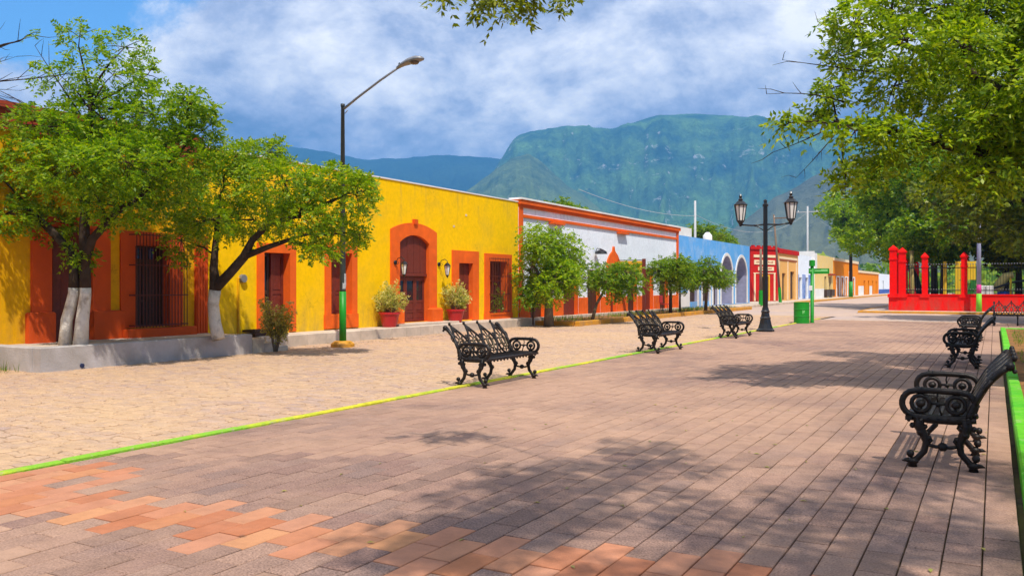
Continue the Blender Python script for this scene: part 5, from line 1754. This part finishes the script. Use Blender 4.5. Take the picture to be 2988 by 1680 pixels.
    p.tube([back_pt(0.0, -0.01), back_pt(0.0, LEN + 0.01)], 0.017, 6)
    p.tube([back_pt(0.30, 0.03), back_pt(0.30, 0.1)], 0.010, 4)
    p.tube([back_pt(0.19, 0.0), back_pt(0.19, LEN)], 0.010, 5)
    p.build('back_rail', IRON, t, True)
    return t


b1 = make_bench((-6.94, 11.02, 0), 0, 'nearest iron bench on the yellow kerb, in front of the red pots')
spots = [((-6.90, 18.55, 0), 0, 'second iron bench along the yellow kerb, before the ochre planting strip'),
         ((-6.82, 25.0, 0), 0, 'third iron bench along the yellow kerb, beside the twin lantern post'),
         ((-0.38, 9.70, 0), math.pi, 'largest iron bench, closest on the right beside the green kerb'),
         ((-0.52, 19.75, 0), math.pi, 'iron bench on the right just beyond the closest one'),
         ((-0.58, 28.6, 0), math.pi, 'iron bench on the right mostly hidden behind another bench'),
         ((-0.05, 38.0, 0), -math.pi / 2, 'iron bench set crosswise beyond the planting bed, before the red wall')]
for loc, rz, lab in spots:
    c = copy_tree(b1)
    c.location = loc
    c.rotation_euler = (0, 0, rz)
    c['label'] = lab

# ------------------------------------------------------------------ lamps and poles
t = thing('lamp_post', (-6.76, 29.46, 0), 'black cast iron lamp post carrying two lanterns on a crossbar', 'lamp post')
p = MB()
p.lathe([(0.30, 0.0), (0.30, 0.06), (0.25, 0.10), (0.20, 0.26), (0.17, 0.42), (0.185, 0.46), (0.15, 0.50), (0.13, 0.62), (0.15, 0.68), (0.12, 0.72), (0.10, 0.82)], (0, 0, 0), 12)
p.build('pedestal', BLACKP, t)
p = MB()
p.lathe([(0.088, 0.82), (0.088, 1.4), (0.078, 2.4), (0.072, 3.5), (0.070, 4.22), (0.095, 4.24), (0.095, 4.30), (0.06, 4.33), (0.05, 4.38), (0.07, 4.42), (0.02, 4.47)], (0, 0, 0), 12)
p.build('shaft', BLACKP, t, False)
p = MB()
for sg in (-1, 1):
    p.tube([(sg * 0.05, 0, 3.62), (sg * 0.45, 0, 3.60), (sg * 0.84, 0, 3.64)], 0.028, 7)
    p.tube([(sg * 0.06, 0, 3.42), (sg * 0.25, 0, 3.55), (sg * 0.4, 0, 3.59)], 0.016, 6)
    p.ball((sg * 0.84, 0, 3.62), 0.05, 8, 5)
p.build('crossbar', BLACKP, t, True)
for sg in (-1, 1):
    cx = sg * 0.84
    f_ = MB()
    f_.lathe([(0.06, 3.64), (0.085, 3.70), (0.13, 3.76), (0.12, 3.79)], (cx, 0, 0), 8)
    f_.lathe([(0.235, 4.30), (0.24, 4.33), (0.20, 4.36), (0.12, 4.44), (0.07, 4.47), (0.085, 4.51), (0.04, 4.55), (0.055, 4.60), (0.05, 4.63), (0.015, 4.69)], (cx, 0, 0), 8)
    for k in range(8):
        a = math.pi / 4 * k
        f_.tube([(cx + 0.125 * math.cos(a), 0.125 * math.sin(a), 3.77), (cx + 0.205 * math.cos(a), 0.205 * math.sin(a), 4.31)], 0.016, 4)
    ln = f_.build('lantern', BLACKP, t)
    g2 = MB()
    g2.lathe([(0.115, 3.78), (0.193, 4.30)], (cx, 0, 0), 8)
    g2.build('lantern_glass', LGLASS, ln)

t = thing('street_lamp', (-14.55, 16.96, 0), 'tall dark street lamp with green painted foot and a long upswept arm', 'street lamp')
p = MB()
p.lathe([(0.30, -0.02), (0.30, 0.06), (0.22, 0.13), (0.11, 0.14)], (0, 0, 0), 10)
tag(p.build('footing', OCHRE, t), 'ochre painted concrete foot')
p = MB()
p.lathe([(0.092, 0.14), (0.088, 1.40)], (0, 0, 0), 14)
tag(p.build('painted_band', GRNP, t, True), 'green painted lower shaft')
p = MB()
p.lathe([(0.084, 1.40), (0.080, 1.44), (0.046, 6.12), (0.056, 6.13), (0.056, 6.20), (0.02, 6.21)], (0, 0, 0), 14)
p.build('shaft', DKPOLE, t, True)
for z0_, z1_, a0 in ((1.46, 1.62, -0.9), (1.60, 1.78, 0.1), (1.52, 1.86, -0.4)):
    p = MB()
    i0 = 0
    for k in range(5):
        a, b = a0 + 0.22 * k, a0 + 0.22 * (k + 1)
        p.quad((0.0855 * math.cos(a), 0.0855 * math.sin(a), z0_), (0.0855 * math.cos(b), 0.0855 * math.sin(b), z0_ + 0.02), (0.0855 * math.cos(b), 0.0855 * math.sin(b), z1_), (0.0855 * math.cos(a), 0.0855 * math.sin(a), z1_ - 0.02 * (k % 2)))
    p.build('sticker', STICK, t)
p = MB()
p.tube([(0.05, 0, 6.08), (0.5, 0, 6.32), (1.2, 0, 6.66), (1.82, 0, 6.93)], [0.034, 0.032, 0.029, 0.027], 8)
p.tube([(0.07, 0, 5.95), (0.16, 0, 6.02)], 0.012, 5)
p.build('arm', GALV, t, True)
p = MB()
base_i = len(p.v)
secs = [(1.74, 6.90, 0.05, 0.05), (1.9, 6.96, 0.09, 0.07), (2.1, 7.0, 0.14, 0.10), (2.32, 7.03, 0.15, 0.10), (2.46, 7.035, 0.11, 0.07), (2.53, 7.03, 0.03, 0.03)]
for (x, z, w, h) in secs:
    for k in range(12):
        a = 2 * math.pi * k / 12
        p.v.append((x, w * math.cos(a), z + h * (math.sin(a) if math.sin(a) > 0 else 0.45 * math.sin(a))))
for s_ in range(len(secs) - 1):
    for k in range(12):
        a, b = s_ * 12 + k, s_ * 12 + (k + 1) % 12
        p.f.append((a, a + 12, b + 12, b))
p.f.append(tuple(range(12)))
p.f.append(tuple(reversed(range(60, 72))))
hd = p.build('lamp_head', GALV, t, True)
p = MB()
p.lathe([(0.03, -0.085), (0.09, -0.07), (0.125, -0.03), (0.128, -0.02)], (2.25, 0, 7.01), 12)
tag(p.build('lens', mat('brown_lamp_lens', (0.10, 0.07, 0.05), 0.2, 0.1, spec=0.5), hd, True), 'brown glass lens')
p = MB()
p.lathe([(0.02, 0), (0.03, 0.05), (0.01, 0.08)], (1.80, 0, 6.95), 8)
p.build('photocell', DKPOLE, hd)

# green street-name post and drum
t = thing('street_sign', (-6.62, 37.2, 0), 'green street name post with two green plates, behind the green drum', 'street sign')
p = MB(); p.lathe([(0.10, -0.02), (0.075, 0.05), (0.07, 2.36)], (0, 0, 0), 12); p.build('post', GRNP, t, True)
p = MB(); p.lathe([(0.12, 2.36), (0.12, 2.60), (0.02, 2.62)], (0, 0, 0), 12); p.build('post_cap', GRNP, t)
p = MB(); p.box(0.075, 0.68, -0.015, 0.015, 2.04, 2.26); s1 = p.build('name_plate', GRNP, t)
p = MB(); p.box(0.10, 0.62, -0.0175, -0.0165, 2.14, 2.19); p.box(0.36, 0.62, -0.0175, -0.0165, 2.20, 2.225); p.build('faded_lettering', LGRN, s1)
p = MB(); p.box(-0.015, 0.015, -0.68, -0.075, 2.04, 2.26); s2 = p.build('name_plate', GRNP, t)
p = MB(); p.box(0.0165, 0.0175, -0.62, -0.12, 2.14, 2.19); p.build('faded_lettering', LGRN, s2)
p = MB(); p.box(-0.11, 0.02, -0.105, -0.075, 1.35, 1.55); p.build('white_notice', WHITET, t)

t = thing('waste_drum', (-6.92, 36.55, 0), 'green painted steel drum used as a litter bin beside the street name post', 'waste bin')
p = MB()
p.lathe([(0.31, 0.0), (0.32, 0.02), (0.31, 0.03), (0.31, 0.27), (0.325, 0.285), (0.31, 0.30), (0.31, 0.56), (0.325, 0.575), (0.31, 0.59), (0.31, 0.84), (0.325, 0.86), (0.31, 0.87), (0.29, 0.86), (0.29, 0.4)], (0, 0, 0), 24)
dr = p.build('drum', GRNP, t)
p = MB()
for k, (a0, z0_, z1_) in enumerate([(-1.25, 0.40, 0.54), (-1.17, 0.47, 0.50), (-1.10, 0.42, 0.52), (-1.02, 0.49, 0.53)]):
    a1 = a0 + 0.06
    p.quad((0.3115 * math.cos(a0), 0.3115 * math.sin(a0), z0_), (0.3115 * math.cos(a1), 0.3115 * math.sin(a1), z0_), (0.3115 * math.cos(a1), 0.3115 * math.sin(a1), z1_), (0.3115 * math.cos(a0), 0.3115 * math.sin(a0), z1_))
p.build('stencil', LGRN, dr)


def upole(name, loc, h, r0, m, label, arms=(), lean=(0, 0), green=0.0):
    t = thing(name, loc, label, 'utility pole')
    if green:
        p = MB(); p.tube([(0, 0, -0.05), (lean[0] * green / h, lean[1] * green / h, green)], [r0 * 1.3, r0 * 1.25], 8); tag(p.build('painted_foot', GRNP, t), 'green painted foot')
    p = MB(); p.tube([(lean[0] * green / h, lean[1] * green / h, green), (lean[0], lean[1], h)], [r0, r0 * 0.7], 8); p.build('pole', m, t, True)
    for z, w in arms:
        p = MB(); p.box(-w / 2, w / 2, -0.05, 0.05, z - 0.05, z + 0.05); a_ = p.build('crossarm', m, t)
        for k in (-1, 1):
            q = MB(); q.lathe([(0.03, 0.05), (0.06, 0.12), (0.03, 0.2)], (k * w * 0.42, 0, z), 6); q.build('insulator', WHITET, a_)
    return t


upole('utility_pole', (-20.0, 64.05, 0), 8.05, 0.12, POLEC, 'white concrete pole rising behind the blue house roof')
upole('utility_pole', (-20.0, 109.4, 0), 11.3, 0.15, POLEC, 'tall pale pole with a crossarm behind the mural house', [(10.6, 2.6)])
upole('utility_pole', (-15.6, 73.4, 0.1), 7.4, 0.10, POLEW, 'thin leaning wooden pole with a green foot by the peach house', [(7.1, 1.2)], (-0.55, 0, ), 1.3)
upole('utility_pole', (-15.3, 65.2, 0.1), 4.2, 0.12, POLEW, 'short pole with green foot hidden behind the black lamp post', (), (0, 0), 1.1)


def wire(a, b, sag, label):
    mb = MB()
    mb.tube([tuple(Vector(a) + (Vector(b) - Vector(a)) * k / 12 - Vector((0, 0, sag * 4 * (k / 12) * (1 - k / 12)))) for k in range(13)], 0.013, 4)
    o = mb.build('overhead_wire', POLEC)
    tag(o, label, 'cable')


wire((-20, 64.05, 7.0), (-20, 109.4, 10.6), 1.9, 'pale sagging cable between the two concrete poles')
wire((-20, 64.05, 6.9), (-20.5, 44, 7.0), 0.4, 'pale cable running left from the pole above the blue house')
wire((-20, 109.4, 10.6), (-15.5, 168, 8.0), 1.2, 'pale cable running right from the tall crossarm pole')

# ------------------------------------------------------------------ red park fence and playground
FY = 55.0
ft = thing('park_fence', (0, FY, 0), 'bright red wall with red posts and dark iron railing round the park', 'fence')
p = MB()
p.box(-5.45, 24, FY, FY + 0.30, -0.09, 1.0)
p.box(-5.45, -5.15, FY + 0.302, FY + 26, -0.09, 1.0)
p.build('low_wall', REDF, ft, world=True)
p = MB()
p.box(-5.50, 24, FY - 0.05, FY + 0.35, 1.0, 1.06)
p.box(-5.50, -5.10, FY + 0.352, FY + 26, 1.0, 1.06)
p.build('wall_cap', REDF, ft, world=True)
posts = [(-5.12, 2.55, 0.36), (-3.52, 0, 0.30), (-1.50, 0, 0.32), (2.1, 0, 0.32), (5.6, 0, 0.32)]


def fpost(x, y, h, w):
    p = MB()
    w2 = w / 2
    p.box(x - w2, x + w2, y - w2, y + w2, 1.06, h - 0.42)
    p.box(x - w2 - 0.04, x + w2 + 0.04, y - w2 - 0.04, y + w2 + 0.04, h - 0.98, h - 0.90)
    p.box(x - w2 - 0.05, x + w2 + 0.05, y - w2 - 0.05, y + w2 + 0.05, h - 0.42, h - 0.32)
    p.box(x - w2 - 0.10, x + w2 + 0.10, y - w2 - 0.06, y + w2 + 0.06, 0.86, 1.0 - 0.003)
    i = len(p.v)
    q = w2 + 0.03
    p.v += [(x - q, y - q, h - 0.32), (x + q, y - q, h - 0.32), (x + q, y + q, h - 0.32), (x - q, y + q, h - 0.32), (x, y, h - 0.10)]
    p.f += [(i, i + 1, i + 4), (i + 1, i + 2, i + 4), (i + 2, i + 3, i + 4), (i + 3, i, i + 4)]
    p.build('post', REDF, ft, world=True)


yc_ = FY + 0.15
fpost(-5.20, yc_, 4.05, 0.40)
fpost(-4.72, yc_ + 0.02, 3.90, 0.38)
for x in (-3.52, -1.50, 2.1, 5.6, 9.2):
    fpost(x, yc_, 3.58, 0.31)
for k in range(4):
    fpost(-5.30, FY + 4 + 5 * k, 3.58, 0.31)
bays = [(-4.5, -3.7), (-3.34, -1.68), (-1.32, 1.92), (2.28, 5.42), (5.78, 9.02)]
for a, b in bays:
    p = MB()
    for z in (1.25, 2.55):
        p.box(a, b, yc_ - 0.02, yc_ + 0.02, z, z + 0.05)
    n = max(3, int((b - a) / 0.13))
    for k in range(n + 1):
        x = a + (b - a) * k / n
        p.box(x - 0.008, x + 0.008, yc_ - 0.008, yc_ + 0.008, 1.06, 2.75)
    rl = p.build('railing', BLACKP, ft, world=True)
    q = MB()
    for k in range(n + 1):
        x = a + (b - a) * k / n
        q.ball((x, yc_, 2.78), 0.035, 6, 4)
        q.ball((x, yc_, 1.34), 0.030, 6, 4)
    q.build('finials', GALV, rl, world=True)
fk = MB()
fk.box(-6.9, 24, 53.0, 53.2, -0.08, 0.10, 0.02)
fk.box(-6.9, -6.7, 53.21, 81, -0.08, 0.10, 0.02)
tag(fk.build('kerb', OCHRE), kind='structure')
fp = MB()
fp.box(-6.7, 24, 53.2, 54.995, -0.08, 0.09)
fp.box(-6.7, -5.455, 54.997, 81, -0.08, 0.09)
tag(fp.build('pavement', CONCP), kind='structure')
pg = MB()
pg.quad((-5.1, 55.35, 0.02), (24, 55.35, 0.02), (24, 81, 0.02), (-5.1, 81, 0.02))
tag(pg.build('park_lawn', mat('park_lawn', (0.07, 0.085, 0.02), 0.95, 0.4, 2, stain=(0.14, 0.09, 0.04), stain_amt=0.8, stain_scale=0.6)), kind='structure')

t = thing('playground_tower', (-1.85, 57.9, 0), 'yellow playground climbing frame with a green slide panel behind the railing', 'playground')
for x in (-0.75, -0.1):
    p = MB(); p.box(x - 0.09, x + 0.09, -0.1, 0.1, 0, 3.0); p.build('post', YPLAY, t)
p = MB(); p.box(0.0, 0.9, -0.05, 0.05, 1.9, 3.0); p.box(0.0, 0.35, -0.06, -0.051, 1.0, 1.85); p.build('front_panel', YPLAY, t)
p = MB(); p.quad((0.3, -0.04, 0.9), (0.7, -0.04, 0.9), (1.15, -0.04, 2.6), (0.92, -0.04, 2.6)); p.quad((0.3, 0.04, 0.9), (0.92, 0.04, 2.6), (1.15, 0.04, 2.6), (0.7, 0.04, 0.9)); p.quad((0.3, -0.04, 0.9), (0.92, -0.04, 2.6), (0.92, 0.04, 2.6), (0.3, 0.04, 0.9)); p.build('slide', GPLAY, t)
p = MB(); p.box(-0.7, 1.0, 0.06, 0.16, 0.0, 0.9); p.build('base_panel', RED, t)
t = thing('playground_slide', (0.75, 59.0, 0), 'yellow hooded playground slide on a blue base near the right end of the railing', 'playground')
p = MB()
p.tube([(-0.6, 0, 1.2), (-0.45, 0, 1.7), (-0.15, 0, 2.1), (0.15, 0, 2.2), (0.2, 0, 2.0)], [0.28, 0.27, 0.25, 0.2, 0.1], 10); p.build('hood', mat('pale_yellow_plastic', (0.82, 0.70, 0.25), 0.45, 0.08), t, True)
p = MB(); p.box(-0.6, 0.2, -0.25, 0.25, 0.0, 1.2); p.build('base', BPLAY, t)
p = MB(); p.tube([(-0.9, -0.3, 1.35), (0.2, -0.3, 1.75), (0.8, -0.3, 1.85)], 0.06, 8); p.build('handrail', BLACKP, t)
p = MB(); p.tube([(0.1, -0.4, 0.0), (0.1, -0.4, 2.0)], 0.06, 8); p.build('post', YPLAY, t)
t = thing('storage_box', (-0.45, 57.2, 0), 'pale grey cabinet standing behind the railing', 'cabinet')
p = MB(); p.box(-0.4, 0.4, -0.25, 0.25, 0, 1.55, 0.02); p.build('body', WHITET, t)
p = MB(); p.box(-0.02, 0.02, -0.262, -0.25, 0.1, 1.5); p.build('door_gap', GALV, t)
t = thing('painted_pole', (-0.75, 54.4, 0.09), 'slim pole striped lavender, pink and green in front of the red wall', 'pole')
for z0_, z1_, m in ((0.0, 1.02, LGREEN), (1.02, 1.52, PINK), (1.52, 5.6, LAV)):
    p = MB(); p.lathe([(0.15 if z0_ < 1 else 0.12, z0_), (0.13 if z0_ < 1 else 0.115 if z0_ < 1.3 else 0.085, z1_)], (0, 0, 0), 12); p.build('painted_band', m, t, True)
t = thing('old_post', (-4.4, 57.5, 0.0), 'pale yellowish trunk-like post behind the first bay of the red fence', 'post')
p = MB(); p.tube([(0, 0, 0), (0.03, 0, 1.5), (0.0, 0, 3.6)], [0.14, 0.13, 0.11], 9); p.build('shaft', mat('lichen_post', (0.34, 0.27, 0.09), 0.9, 0.3, 4), t, True)
p = MB(); p.lathe([(0.14, 3.6), (0.14, 3.66)], (0, 0, 0), 9); p.build('cap', mat('lichen_post', (0.34, 0.27, 0.09)), t)
